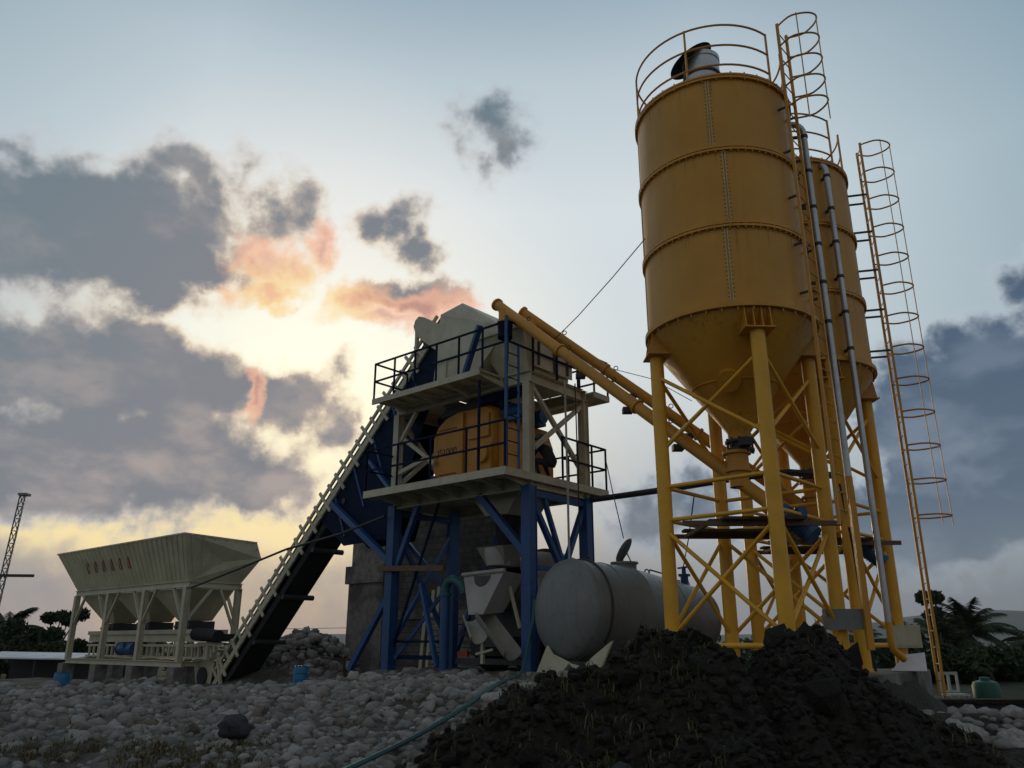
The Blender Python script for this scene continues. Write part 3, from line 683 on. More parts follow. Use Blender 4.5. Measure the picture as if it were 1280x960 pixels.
# ------------------------------------------------------------------ aggregate batching bins
hb = thing('aggregate_batcher', 'cream three bin aggregate batcher with ribbed flared trough', 'batcher', (-18.8, .85, .9), 'P')
X0, X1, Y0, Y1 = -23.2, -14.45, -.35, 1.58; ZR = 3.55
TX0, TX1, TY0, TY1, ZT = -24.25, -13.9, -.95, 2.0, 5.02
tr = part('trough', MB(), None, hb) if False else None
fb_ = [(X0, Y0, ZR), (X1, Y0, ZR), (TX1, TY0, ZT), (TX0, TY0, ZT)]
def sheet(poly, mat, name, parent, th=.012):
    a = [Vector(p) for p in poly]; nn = (a[1] - a[0]).cross(a[2] - a[1]).normalized() * th
    return part(name, MB().prism(poly, nn), mat, parent)
fw = sheet(fb_, M['cream_wall'], 'front_wall', hb)
bw = sheet([(X1, Y1, ZR), (X0, Y1, ZR), (TX0 + .2, TY1, 4.45), (TX1 - .05, TY1, 4.45)], M['cream_wall'], 'rear_wall', hb)
rw = sheet([(X1, Y0, ZR), (X1, Y1, ZR), (TX1 - .02, TY1 - .02, 4.40), (TX1, 1.74, 4.94), (TX1, TY0, ZT)], M['cream_wall'], 'end_wall', hb)
lw = sheet([(X0, Y1, ZR), (X0, Y0, ZR), (TX0, TY0, ZT), (TX0, 1.74, 4.94), (TX0, TY1 - .02, 4.40)], M['cream_wall'], 'end_wall', hb)
for x in (X0 + 2.92, X0 + 5.84):
    sheet([(x, Y0 + .02, ZR), (x, Y1, ZR), (x, TY1 - .1, 4.4), (x, TY0 + .08, 4.9)], M['cream_wall'], 'divider', hb)
rb = MB()
for k in range(29):
    t = (k + .5) / 29; a = Vector((X0 + (X1 - X0) * t, Y0 - .02, ZR + .05)); b = Vector((TX0 + (TX1 - TX0) * t, TY0 - .02, ZT - .03)); rb.beam(a, b, .035, .05, (0, 1, 0))
part('rib', rb, M['cream_wall'], fw)
rb = MB()
for k in range(7):
    t = (k + .6) / 7.2; a = Vector((X1 + .02, Y0 + (Y1 - Y0) * t, ZR + .05)); b = Vector((TX1 + .02, TY0 + (TY1 - TY0) * t, ZT - .05 if t < .85 else 4.75)); rb.beam(a, b, .035, .05, (1, 0, 0))
part('rib', rb, M['cream_wall'], rw)
part('top_edge', MB().beam((TX0, TY0 - .01, ZT), (TX1, TY0 - .01, ZT), .05, .05).beam((TX1, TY0, ZT), (TX1, 1.74, 4.94), .05, .05).beam((TX0, TY0, ZT), (TX0, 1.74, 4.94), .05, .05), M['cream_wall'], hb)
part('rim_beam', MB().ibeam((X0 - .1, Y0, ZR - .1), (X1 + .1, Y0, ZR - .1), .12, .2).ibeam((X0 - .1, Y1, ZR - .1), (X1 + .1, Y1, ZR - .1), .12, .2).ibeam((X1, Y0 + .06, ZR - .1), (X1, Y1 - .06, ZR - .1), .12, .19).ibeam((X0, Y0 + .06, ZR - .1), (X0, Y1 - .06, ZR - .1), .12, .19), M['cream'], hb)
# six faded red painted characters: only their smudged strokes can be made out
sl = Vector((0, TY0 - Y0, ZT - ZR)).normalized()
for k in range(6):
    t = .24 + k * .066; ck = MB(); r_ = random.Random(40 + k)
    cx = TX0 + (TX1 - TX0) * (t + .01); base = Vector((cx, Y0 - .035 + (TY0 - Y0) * .42, ZR + (ZT - ZR) * .42))
    for q in range(4):
        z_ = (.02 + .11 * q); ck.beam(base + sl * z_ + Vector((-.13, 0, 0)), base + sl * (z_ + r_.uniform(-.02, .02)) + Vector((r_.uniform(.02, .13), 0, 0)), .03, .012, (0, 1, 0))
    for q in range(2): ck.beam(base + Vector((-.11 + .16 * q, 0, 0)) + sl * -.02, base + sl * .42 + Vector((-.09 + .13 * q, 0, 0)), .045, .012, (0, 1, 0))
    part('painted_character', ck, M['red'] if k == 5 else M['redf'], fw)
LX = [-14.5, -17.4, -20.3, -23.2]
for x in LX:
    for y in (Y0 + .02, Y1 - .02):
        part('leg', MB().ibeam((x, y, 1.02), (x, y, ZR - .2), .19, .19, .02, (0, 1, 0)).box((x - .05, y - .07, 1.02), (x + .05, y + .07, ZR - .2)), M['cream'], hb)
    for s in ((-1, 1) if x not in (LX[0], LX[3]) else ((-1,) if x == LX[0] else (1,))):
        part('knee_brace', MB().beam((x + s * .08, Y0, 2.3), (x + s * .85, Y0, ZR - .2), .09, .07), M['cream'], hb)
        part('knee_brace', MB().beam((x + s * .08, Y1, 2.3), (x + s * .85, Y1, ZR - .2), .09, .07), M['cream'], hb)
part('knee_brace', MB().beam((X1, Y0 + .1, 2.3), (X1, Y0 + .9, ZR - .2), .09, .07), M['cream'], hb)
part('knee_brace', MB().beam((X1, Y1 - .1, 2.0), (X1, Y1 - .75, ZR - .2), .09, .07), M['cream'], hb)
for y in (Y0, Y1): part('base_beam', MB().ibeam((X0 - .12, y, .93), (X1 + .2, y, .93), .16, .18), M['cream'], hb)
for x in LX: part('cross_beam', MB().ibeam((x, Y0 + .1, .94), (x, Y1 - .1, .94), .14, .16), M['cream'], hb)
for k in range(3):
    xc = X0 + 1.45 + k * 2.92
    bn = part('discharge_bin', MB().hull([(xc - 1.3, Y0 + .12, ZR - .22), (xc + 1.3, Y0 + .12, ZR - .22), (xc + 1.3, Y1 - .12, ZR - .22), (xc - 1.3, Y1 - .12, ZR - .22), (xc - .42, .45, 2.32), (xc + .42, .45, 2.32), (xc + .42, 1.25, 2.32), (xc - .42, 1.25, 2.32)]), M['cream_wall'], hb)
    part('gate', MB().box((xc - .5, .38, 2.0), (xc + .5, 1.32, 2.3)).tube((xc - .3, .3, 2.12), (xc + .25, .3, 2.12), .06, 10), M['dark'], bn)
wcv = part('weigh_conveyor', MB().box((-23.0, .28, 1.62), (-13.35, .36, 1.88)).box((-23.0, 1.34, 1.62), (-13.35, 1.42, 1.88)).box((-23.0, .2, 1.88), (-14.2, .27, 2.02)).box((-23.0, 1.43, 1.88), (-14.75, 1.48, 2.02)), M['cream'], hb)
part('belt', MB().box((-23.0, .37, 1.66), (-13.3, 1.33, 1.86)), M['rubber'], wcv)
part('belt_roll', MB().tube((-14.3, .05, 1.86), (-12.85, .05, 1.78), .2, 16), M['rubber'], wcv)
tf = MB().box((-23.0, .22, 1.46), (-13.6, .3, 1.54)).box((-23.0, .22, 1.08), (-13.6, .3, 1.14))
for k in range(24): tf.box((-22.8 + k * .4, .23, 1.14), (-22.72 + k * .4, .29, 1.46))
part('side_grille', tf, M['cream'], wcv)
part('support_frame', MB().beam((-13.7, .2, 1.05), (-13.7, .2, 1.75), .1, .1).beam((-13.25, .2, 1.3), (-13.25, .2, 1.75), .1, .1).beam((-14.3, .2, 1.55), (-12.9, .2, 1.55), .08, .12), M['cream'], wcv)
md = part('drive_motor', MB().tube((-19.15, -.12, 1.38), (-18.1, -.12, 1.38), .21, 20).tube((-19.2, -.12, 1.38), (-19.15, -.12, 1.38), .23, 20), M['motor'], hb)
part('terminal_box', MB().box((-18.75, -.38, 1.4), (-18.5, -.26, 1.58)), M['motor'], md)
lab = {0: 'nearest the conveyor tail', 1: 'second from the conveyor tail', 2: 'third from the conveyor tail', 3: 'farthest from the conveyor tail'}
for i, x in enumerate(LX):
    for y, s in ((Y0, 'front'), (Y1, 'rear')):
        solo('concrete_block', MB().box((x - .24, y - .22, -.05), (x + .24, y + .22, .835)), M['conc'], 'grey concrete block under the %s leg of the batcher, %s' % (s, lab[i]), 'block', (x, y, 0), 'P', 'concrete blocks under the batcher legs')

# ------------------------------------------------------------------ silo footing and the two cement silos
SZ = 1.08
ft = MB(); cx, cy = 5.1, 15.4; a = Vector((.62, .785)).normalized(); p = Vector((a.y, -a.x)); P2 = lambda u, v: (cx + a.x * u + p.x * v, cy + a.y * u + p.y * v)
ft.prism([(*P2(-3.4, -1.55), -.1), (*P2(3.4, -1.55), -.1), (*P2(3.4, 1.55), -.1), (*P2(-3.4, 1.55), -.1)], (0, 0, SZ + .1))
solo('concrete_footing', ft, M['conc'], 'broad grey concrete footing carrying both silos', 'footing', (cx, cy, 0))
S1 = Vector((4.10, 14.03, SZ)); S2 = Vector((6.33, 16.75, SZ))
RS = 1.5; ZB, ZTOP = 7.05 - SZ, 11.72 - SZ; LR = 1.42
LEGS = [(-90 + 2), (180 + 2), (90 + 2), (0 + 2)]
def make_silo(org, label):
    T = thing('cement_silo', label, 'silo', org, None, 'yellow cement silos')
    O = Vector(org)
    L = lambda x, y, z: (O.x + x, O.y + y, O.z + z)
    def pol(r, deg, z): return L(r * math.cos(R(deg)), r * math.sin(R(deg)), z)
    rs = [ZB + (ZTOP - ZB) * k / 3 for k in range(4)]
    bd = part('body', MB().lathe([(RS, ZB), (RS, ZTOP), (RS - .02, ZTOP + .01), (.5, ZTOP + .22), (.01, ZTOP + .24)], 96, O), M['silo'], T)
    for k, z in enumerate(rs):
        fl = part('flange', MB().lathe([(RS, z - .05), (RS + .055, z - .05), (RS + .055, z - .01), (RS + .03, z - .005), (RS + .03, z + .005), (RS + .055, z + .01), (RS + .055, z + .05), (RS, z + .05)] if k else [(RS, z - .02), (RS + .075, z - .02), (RS + .075, z + .07), (RS, z + .07)], 96, O), M['yellow'], T)
        bo = MB()
        for q in range(72):
            if k in (0, 3) and q % 2: continue
            d = q * 5; bo.tube(pol(RS + .035, d, z - .085), pol(RS + .035, d, z + .085), .014, 6)
        part('bolt_row', bo, M['yellow'], fl, kind='stuff')
    sm = MB()
    for k in range(3):                                # bolted vertical lap joints, staggered from ring to ring
        for q in range(4):
            d = (-103, -100, -107)[k] + 90 * q
            for dd in (-.9, .9): sm.beam(pol(RS + .008, d + dd, rs[k] + .06), pol(RS + .008, d + dd, rs[k + 1] - .06), .02, .022, (math.cos(R(d)), math.sin(R(d)), 0))
            for j in range(18):
                z = rs[k] + .12 + j * .08
                for dd in (-1.8, 1.8): sm.tube(pol(RS - .005, d + dd, z), pol(RS + .018, d + dd, z), .013, 6)
    part('seam', sm, M['seam'], bd, kind='stuff')
    cn = part('cone', MB().lathe([(RS - .01, ZB - .02), (RS - .03, ZB - .10), (.785, ZB - 1.05), (.20, ZB - 1.86), (.20, ZB - 2.0)], 72, O), M['silo'], T)
    part('cone_weld', MB().path([pol(.79, d, ZB - 1.05) for d in range(0, 360, 8)], .014, 6, True), M['yellow'], cn)
    part('inspection_hatch', MB().tube(pol(.72, -112, ZB - 1.02), pol(.90, -112, ZB - 1.14), .2, 20), M['yellow'], cn)
    LH = 6.62 - SZ
    for d in LEGS:
        lg = part('leg', MB().tube(pol(LR, d, .02), pol(LR, d, LH), .125, 20), M['yellow_leg'], T)
        part('base_plate', MB().lathe([(.001, 0), (.24, 0), (.24, .025), (.001, .025)], 4, pol(LR, d, 0), R(45 + d), R(405 + d)), M['yellow'], lg)
        hd = MB()
        u = Vector((math.cos(R(d)), math.sin(R(d)), 0)); w = Vector((-u.y, u.x, 0)); c = O + u * LR
        hd.prism([c + u * .2 - w * .26 + Vector((0, 0, LH)), c + u * .2 + w * .26 + Vector((0, 0, LH)), c - u * .3 + w * .26 + Vector((0, 0, LH)), c - u * .3 - w * .26 + Vector((0, 0, LH))], (0, 0, .025))
        for k in range(4): hd.prism([c + w * (-.23 + .145 * k) + u * .16 + Vector((0, 0, LH + .025)), c + w * (-.23 + .145 * k) + u * .10 + Vector((0, 0, ZB - .02)), c + w * (-.23 + .145 * k) - u * .1 + Vector((0, 0, ZB - .06)), c + w * (-.23 + .145 * k) - u * .28 + Vector((0, 0, LH + .025))], w * .014)
        part('leg_bracket', hd, M['yellow'], lg)
    def lp(d, z): return Vector(pol(LR, d, z))
    def br(p, q, r=.036): part('brace', MB().tube(p + (q - p).normalized() * .12, q - (q - p).normalized() * .12, r, 10), M['yellow_leg'], T)
    for i in range(4):
        A, B = LEGS[i], LEGS[(i + 1) % 4]; z = lambda h: h - SZ
        n = (lp(A, 0) + lp(B, 0)) * .5 - O; n.z = 0; n.normalize(); e = n * .04
        br(lp(A, z(6.25)), lp(B, z(4.85))); br(lp(B, z(6.25)) + e, lp(A, z(4.85)) + e)
        br(lp(A, z(4.20)), lp(B, z(4.20))); br(lp(A, z(3.62)), lp(B, z(3.62)))
        br(lp(A, z(3.45)), lp(B, z(1.70))); br(lp(B, z(3.45)) + e, lp(A, z(1.70)) + e)
        br(lp(A, z(1.55)), lp(B, z(1.55)), .045)
    # plank platform at valve level
    pk = MB()
    for k in range(7):
        y = -1.05 + k * .3; w = 1.25 - .55 * abs(y)
        if abs(y) < .2: continue
        pk.box(L(-w, y, 3.50 - SZ), L(w, y + .26, 3.545 - SZ))
    part('platform', pk, M['brown'], T)
    part('platform_edge', MB().beam(L(-1.3, -.85, 3.46 - SZ), L(1.3, -.85, 3.46 - SZ), .06, .08).beam(L(-1.3, .9, 3.46 - SZ), L(1.3, .9, 3.46 - SZ), .06, .08).beam(L(-.9, -.85, 3.45 - SZ), L(-.9, .9, 3.45 - SZ), .06, .06).beam(L(.9, -.85, 3.45 - SZ), L(.9, .9, 3.45 - SZ), .06, .06), M['rust'], T)
    # outlet valve
    vz = ZB - 2.0
    vv = part('outlet_valve', MB().lathe([(.001, vz - .20), (.25, vz - .20), (.25, vz - .15), (.19, vz - .14), (.19, vz - .05), (.26, vz - .045), (.26, vz), (.2, vz)], 24, O), M['dark'], T)
    vb = MB()
    for q in range(10): vb.tube(pol(.225, q * 36, vz - .23), pol(.225, q * 36, vz + .04), .02, 6)
    vb.box(L(-.1, -.42, vz - .16), L(.1, -.2, vz - .02))
    part('valve_bolt', vb, M['dark'], vv, kind='stuff')
    # roof railing with a gap at the ladder
    LAD = -40
    rr = MB()
    for h in (.30, .75, 1.22):
        rr.path([pol(RS - .03, d, ZTOP + h) for d in [LAD + 14 + 332 * k_ / 60 for k_ in range(61)]], .02, 8)
    part('roof_railing', rr, M['yellow'], T)
    for q in range(6):
        d = LAD + 14 + q * 332 / 5; part('rail_post', MB().beam(pol(RS - .03, d, ZTOP), pol(RS - .03, d, ZTOP + 1.24), .035, .035), M['yellow'], T)
    # roof vent filter with tilted weather lid
    vc = L(-.12, -.05, 0)
    vt = part('vent_filter', MB().lathe([(.37, ZTOP + .15), (.37, ZTOP + 1.45), (.385, ZTOP + 1.45), (.385, ZTOP + 1.55), (.001, ZTOP + 1.56)], 32, vc), M['galv'], T)
    part('clamp_band', MB().lathe([(.38, ZTOP + 1.05), (.395, ZTOP + 1.06), (.395, ZTOP + 1.11), (.38, ZTOP + 1.12)], 32, vc), M['dark'], vt)
    lid = MB().lathe([(.48, 0), (.5, .02), (.001, .26)], 32, (0, 0, 0)).lathe([(.48, 0), (.001, .22)], 32, (0, 0, 0))
    lid.xf(Matrix.Translation(Vector(vc) + Vector((-.20, -.02, ZTOP + 1.52))) @ Matrix.Rotation(R(-30), 4, 'Y'))
    part('weather_lid', lid, M['navy'], vt)
    return T, pol, L
def add_ladder(T, pol, deg, rad, z0, z1, cage0, cage1, step, half, slack):
    O = Vector(T['o_']); u = Vector((math.cos(R(deg)), math.sin(R(deg)), 0)); w = Vector((-u.y, u.x, 0)); b = O + u * rad
    ld = part('ladder', MB().beam(b - w * .21 + Vector((0, 0, z0)), b - w * .21 + Vector((0, 0, z1)), .045, .05, u).beam(b + w * .21 + Vector((0, 0, z0)), b + w * .21 + Vector((0, 0, z1)), .045, .05, u), M['yellow'], T)
    k = 0
    while z0 + .25 + k * .3 < z1 - .1: part('rung', MB().tube(b - w * .21 + Vector((0, 0, z0 + .25 + k * .3)), b + w * .21 + Vector((0, 0, z0 + .25 + k * .3)), .012, 6), M['yellow'], ld); k += 1
    n = int((cage1 - cage0) / step) + 1
    for k in range(n):
        z = cage1 - k * step; pts = []
        for q in range(0, 25):
            t = R(-90 + 7.5 * q); pts.append(b + w * (.21 + (half - .21) * min(1, 2.2 * math.cos(t))) * math.sin(t) + u * (.68 * math.cos(t)) + Vector((0, 0, z)))
        part('cage_hoop', MB().path(pts, .018, 6), M['yellow'], ld)
    for dx, dy in ((.0, .68), (-.30, .42)):
        part('cage_strip', MB().beam(b + w * dx + u * dy + Vector((0, 0, cage0 - .02)), b + w * dx + u * dy + Vector((0, 0, cage1 + .02)), .035, .012, u), M['yellow'], ld)
    z = z0 + 1.2
    while z < ZTOP:
        if z > ZB - .1 or z < 0:
            for s in (-.21, .21):
                part('standoff', MB().beam(b + w * s + Vector((0, 0, z)), b + w * s - u * (rad - RS + .06) + Vector((0, 0, z)), .03, .04), M['dark'], ld)
        z += .95
    return ld
def filler_pipe(T, pol, deg, rad, ztop, zelbow, mats):
    a = Vector(pol(rad, deg, 0)); O = Vector(T['o_']); u = Vector((math.cos(R(deg)), math.sin(R(deg)), 0)); zz = Vector((0, 0, 1))
    top = [a + zz * zelbow, a + zz * ztop]
    q = [a + zz * ztop + (zz * math.sin(R(t)) + u * (math.cos(R(t)) - 1)) * .25 for t in range(0, 91, 15)]
    fp = part('filler_pipe', MB().path(top[:1] + q + [q[-1] - u * .5 - zz * .04], .06, 14), M[mats], T)
    e = [a + zz * zelbow, a + zz * (zelbow - .35)] + [a + zz * (zelbow - .35) + (-zz * math.sin(R(t)) - u * 0 + Vector((u.y, -u.x, 0)) * -(1 - math.cos(R(t)))) * .22 for t in range(15, 61, 15)]
    e.append(e[-1] + (e[-1] - e[-2]) * 3)
    part('filler_elbow', MB().path(e, .062, 14), M['yellow'], fp)
    z = ZB + .2
    while z < ztop: part('pipe_clamp', MB().beam(a + zz * z, a - u * (rad - RS + .05) + zz * z, .05, .05).tube(a + zz * (z - .03), a + zz * (z + .03), .075, 12), M['dark'], fp); z += .8
def cable(pts, r, mat, name, label, cat, **k): return solo(name, MB().path(pts, r, 6), M[mat], label, cat, pts[0], **k)

s1, pol1, L1 = make_silo(S1, 'nearest and larger looking yellow bolted cement silo in front')
s2, pol2, L2 = make_silo(S2, 'yellow cement silo standing half hidden behind the front silo')
add_ladder(s1, pol1, -42, 1.66, 2.3, ZTOP + 1.42, ZTOP - .95, ZTOP + 1.36, .47, .36, 0)
add_ladder(s2, pol2, -14, 1.91, -.42, ZTOP + 1.0, 3.85 - SZ, ZTOP + .95, .72, .37, 0)
filler_pipe(s1, pol1, -9, 1.78, ZTOP - .4, 4.35 - SZ, 'galv')
filler_pipe(s2, pol2, -72, 1.66, ZTOP - .35, 1.95 - SZ, 'galv')
part('pipe_brace', MB().beam(pol1(1.78, -9, 3.1), pol1(1.78, -9, .4), .1, .1), M['yellow'], s1)
cb1 = part('control_box', MB().box(Vector(pol2(LR, 2, .42)) + Vector((-.28, -.26, 0)), Vector(pol2(LR, 2, .85)) + Vector((.32, -.13, 0))), M['cream'], s2)
part('box_door', MB().box(Vector(pol2(LR, 2, .46)) + Vector((-.24, -.28, 0)), Vector(pol2(LR, 2, .81)) + Vector((.28, -.262, 0))), M['cream'], cb1)
part('control_box', MB().box(Vector(pol1(LR, 2, .72)) + Vector((-.32, -.30, 0)), Vector(pol1(LR, 2, 1.05)) + Vector((.32, -.14, 0))), M['grey'], s1)
# vibrator tubes / level ropes
# screw conveyors from the silos up to the tower
def screw(low, at_inlet, top, motor_dir, label):
    low = Vector(low); top = Vector(top); inn = Vector(at_inlet); d = (top - low).normalized(); r = .122
    T = thing('screw_conveyor', label, 'screw conveyor', low, None, 'screw conveyors between silos and tower')
    tb = part('tube', MB().tube(low, top, r, 24), M['yellow'], T)
    Ln = (top - low).length
    for f in (.0, .40, .70, 1.0):
        c = low + d * Ln * f; part('flange', MB().tube(c - d * .025, c + d * .025, r + .035, 24), M['yellow'], tb)
    side = d.cross(Vector((0, 0, 1))).normalized(); nn = side.cross(d)
    for f in (.3, .5, .68, .86):
        c = low + d * Ln * f + nn * (r + .05); part('lifting_lug', MB().path([c + d * (.05 * math.cos(t)) + nn * (.05 * math.sin(t)) for t in [k * math.pi / 5 for k in range(10)]], .011, 6, True), M['rust'], tb)
    for f in (.25, .42, .60): c = low + d * Ln * f - nn * (r + .03); part('hanger_box', MB().box(c - Vector((.1, .1, .09)), c + Vector((.1, .1, .02))), M['dark'], tb)
    jz = SZ + ZB - 2.2
    il = part('inlet', MB().lathe([(.001, jz), (.25, jz), (.25, jz - .05), (.19, jz - .06), (.19, jz - .32), (.23, jz - .33), (.23, jz - .37), (.17, jz - .38), (.17, inn.z - .02)], 28, (inn.x, inn.y, 0)), M['yellow'], T)
    part('end_flange', MB().tube(low - d * .14, low, .19, 24).tube(low - d * .24, low - d * .14, .15, 20), M['yellow'], T)
    m0 = low - d * .24
    mo = part('motor', MB().tube(m0 - d * .12, m0, .17, 20).tube(m0 - d * .62, m0 - d * .12, .15, 20).tube(m0 - d * .70, m0 - d * .62, .165, 20), M['motor'], T)
    fn = MB()
    for k in range(8): fn.tube(m0 - d * (.58 - .055 * k), m0 - d * (.565 - .055 * k), .17, 20)
    part('cooling_fin', fn, M['motor'], mo, kind='stuff')
    part('terminal_box', MB().box(m0 - d * .38 + nn * .14 - Vector((.09, .07, 0)), m0 - d * .3 + nn * .14 + Vector((.09, .07, .12))), M['motor'], mo)
    part('outlet', MB().lathe([(.16, -.02), (.16, -.28), (.2, -.29), (.2, -.33)], 20, top - d * .35), M['yellow'], T)
    part('outlet_sleeve', MB().lathe([(.19, -.33), (.17, -.55), (.18, -.72)], 20, top - d * .35), M['navy'], T)
    return T
screw((4.42, 13.69, 3.87), (4.03, 14.03, 4.23), (-.36, 18.0, 9.45), 0, 'front yellow screw conveyor tube rising from the near silo to the tower')
screw((6.80, 16.61, 3.72), (6.33, 16.75, 4.11), (.27, 18.64, 9.52), 0, 'rear yellow screw conveyor tube rising from the far silo to the tower')

# ------------------------------------------------------------------ cables, service pipes
cable([Vector((1.95, 19.9, 4.98)), Vector((3.5, 18.0, 4.9)), Vector((4.8, 16.4, 4.87)), Vector((5.6, 15.9, 4.86)), Vector((6.6, 16.2, 4.86))], .075, 'dark', 'cable_duct', 'black cable duct running level from the tower deck to the silos', 'duct')
cable([Vector((2.58, 13.9, 9.05)), Vector((2.1, 15.2, 8.85)), Vector((1.5, 16.9, 8.68)), Vector((1.0, 18.3, 8.62))], .011, 'dark', 'guy_wire', 'thin dark guy wire from the front silo wall to the tower railing', 'wire')
hp = [W((.30, 1.05, 7.75)), W((.32, 1.05, 5.5)), W((.36, 1.0, 3.2))]
cable(hp, .030, 'galv', 'hanging_pipe', 'pale grey pipe hanging straight down in front of the right tower face', 'pipe')
cable([W((.34, 1.42, 7.75)), W((.36, 1.42, 5.6)), W((.38, 1.40, 3.2))], .018, 'dark', 'hanging_cable', 'dark cable hanging beside the pale pipe on the right tower face', 'cable')
cable([W((.25, 2.9, 8.6)), W((1.6, 3.0, 8.0)), W((3.0, 2.4, 7.0))], .010, 'dark', 'slack_wire', 'thin wire falling from the back tower railing beside the screw tubes', 'wire')
q = Vector(pol1(1.72, 12, 0))
cable([q + Vector((.25, .2, 3.3)), q + Vector((.3, .1, 2.2)), q + Vector((.32, .05, 1.0)), q + Vector((.38, 0, .05))], .022, 'rubber', 'black_hose', 'black hose hanging between the silo legs beside the ladder', 'hose')

# ------------------------------------------------------------------ grey horizontal tank
TK = lambda u, x, z: Vector((1.55 - .10 * u + x, -.55 + u, z))
tk = thing('steel_tank', 'big grey horizontal steel tank lying beside the tower under an open lid', 'tank', (1.3, 2.0, 1.0), 'P')
RT = .98; zc = 2.24
dirv = Vector((.213, .977, -.05)).normalized(); T0 = Vector((1.58, -.70, zc)); ax = lambda q_: T0 + dirv * q_
def rad(q_): return float(np.interp(q_, [0, 1.45, 3.75], [RT, RT, .74]))
prof = []
for k in range(0, 10): t = math.pi / 2 * k / 9; prof.append((max(.001, RT * math.sin(t)), -.34 * math.cos(t)))
prof += [(RT, .6), (RT, 1.40), (RT + .014, 1.42), (RT + .014, 1.48), (rad(1.5), 1.5), (rad(2.6), 2.6), (rad(3.75), 3.75)]
for k in range(1, 10): t = math.pi / 2 * k / 9; prof.append((max(.001, .74 * math.cos(t)), 3.75 + .26 * math.sin(t)))
tm = MB().lathe(prof, 72); rot = Vector((0, 0, 1)).rotation_difference(dirv).to_matrix().to_4x4()
tm.xf(Matrix.Translation(T0) @ rot)
tb = part('shell', tm, M['grey'], tk)
Z3 = Vector((0, 0, 1))
for q_ in (.75, 3.1):
    c = ax(q_); r_ = rad(q_)
    part('saddle', MB().prism([(c.x - .9, c.y - .1, .62), (c.x - .8, c.y - .1, c.z - .52 * r_), (c.x - .42, c.y - .1, c.z - .86 * r_), (c.x + .42, c.y - .1, c.z - .86 * r_), (c.x + .8, c.y - .1, c.z - .52 * r_), (c.x + .9, c.y - .1, .62)], (0, .16, 0)).box((c.x - 1.1, c.y - .25, .5), (c.x + 1.1, c.y + .28, .62)), M['grey'], tk)
part('torn_skirt', MB().prism([(.96, -1.0, .98), (1.23, -.96, 1.54), (1.36, -.97, 1.38), (1.52, -.98, 1.33), (1.80, -1.0, 1.23), (1.55, -1.0, .98)], (.02, .03, 0)), M['cream'], tk)
part('torn_skirt', MB().prism([(1.80, -1.02, 1.22), (2.1, -.99, 1.16), (2.35, -.96, 1.36), (2.75, -.92, 1.63), (2.46, -1.0, 1.02), (2.15, -1.03, .97)], (.02, .03, 0)), M['cream'], tk)
sd2 = dirv.cross(Z3).normalized()                       # towards the camera side
part('bottom_pipe', MB().path([ax(1.0) + sd2 * .75 - Z3 * .95, ax(2.0) + sd2 * .75 - Z3 * .93, ax(3.4) + sd2 * .72 - Z3 * .9], .09, 12), M['dark'], tk)
part('valve_stub', MB().beam(ax(1.3) + sd2 * .98 - Z3 * .75, ax(1.3) + sd2 * 1.0 - Z3 * .3, .05, .05).tube(ax(1.55) + sd2 * .98 - Z3 * .35, ax(1.55) + sd2 * .86 - Z3 * .35, .07, 12), M['dark'], tk)
c = ax(1.62) + Z3 * rad(1.62)
mh = part('manhole', MB().lathe([(.26, -.06), (.26, .08), (.30, .08), (.30, .12), (.22, .12)], 28, c), M['grey'], tk)
ldm = MB().lathe([(.001, .05), (.27, .035), (.31, .0), (.001, -.005)], 28)
ldm.xf(Matrix.Translation(c + Vector((-.10, .16, .38))) @ Matrix.Rotation(R(55), 4, 'Z') @ Matrix.Rotation(R(-62), 4, 'Y'))
part('open_lid', ldm, M['dark'], mh)
part('lid_hinge', MB().beam(c + Vector((-.2, .2, .06)), c + Vector((-.16, .2, .36)), .05, .04).beam(c + Vector((.24, -.1, .1)), c + Vector((.0, .1, .34)), .022, .022), M['chute'], mh)
lidtop = c + Vector((-.1, .16, .66))
c = ax(3.5) + Z3 * rad(3.5)
vl = part('top_valve', MB().lathe([(.09, -.03), (.09, .2), (.14, .2), (.14, .25), (.05, .25), (.05, .42)], 16, c).tube(c + Vector((-.2, .1, .40)), c + Vector((.2, -.1, .40)), .022, 8), M['blue'], tk)
vtop = W(c + Z3 * .42); b0 = Vector((S1.x - .72, S1.y + .72, 4.2))
cable([b0, b0.lerp(vtop, .5) - Vector((0, 0, .08)), vtop], .012, 'navy', 'valve_cable', 'thin cable dropping from the silo brace to the blue tank valve', 'cable')
lt_ = W(lidtop); r0 = W((.11, 2.97, 6.2))
cable([r0, r0.lerp(lt_, .5) - Vector((0, 0, .05)), lt_], .012, 'dark', 'lid_cable', 'thin cable dropping from the deck railing to the open tank lid', 'cable')
ws = MB(); u2 = sd2.cross(dirv).normalized()
for q_ in (.03, .75, 2.6, 3.7): ws.path([ax(q_) + (sd2 * math.cos(R(a_)) + u2 * math.sin(R(a_))) * (rad(q_) + .002) for a_ in range(0, 360, 8)], .012, 6, True)
part('weld_seam', ws, M['grey'], tk, kind='stuff')
part('lashing_strap', MB().path([ax(.28) + (sd2 * math.cos(R(a_)) + u2 * math.sin(R(a_))) * (RT + .02) for a_ in range(-40, 100, 8)], .022, 6), M['dark'], tk)
for q_ in (.55, 2.3): part('lifting_eye', MB().path([ax(q_) + dirv * (.07 * math.cos(R(a_))) + Z3 * (rad(q_) + .04 + .07 * math.sin(R(a_))) for a_ in range(0, 360, 30)], .015, 6, True), M['dark'], tk)
part('hand_rail', MB().path([ax(2.3) + Z3 * (rad(2.3) - .05), ax(2.4) + Z3 * (rad(2.4) + .12), ax(2.8) + Z3 * (rad(2.8) + .12), ax(2.9) + Z3 * (rad(2.9) - .05)], .018, 6), M['dark'], tk)

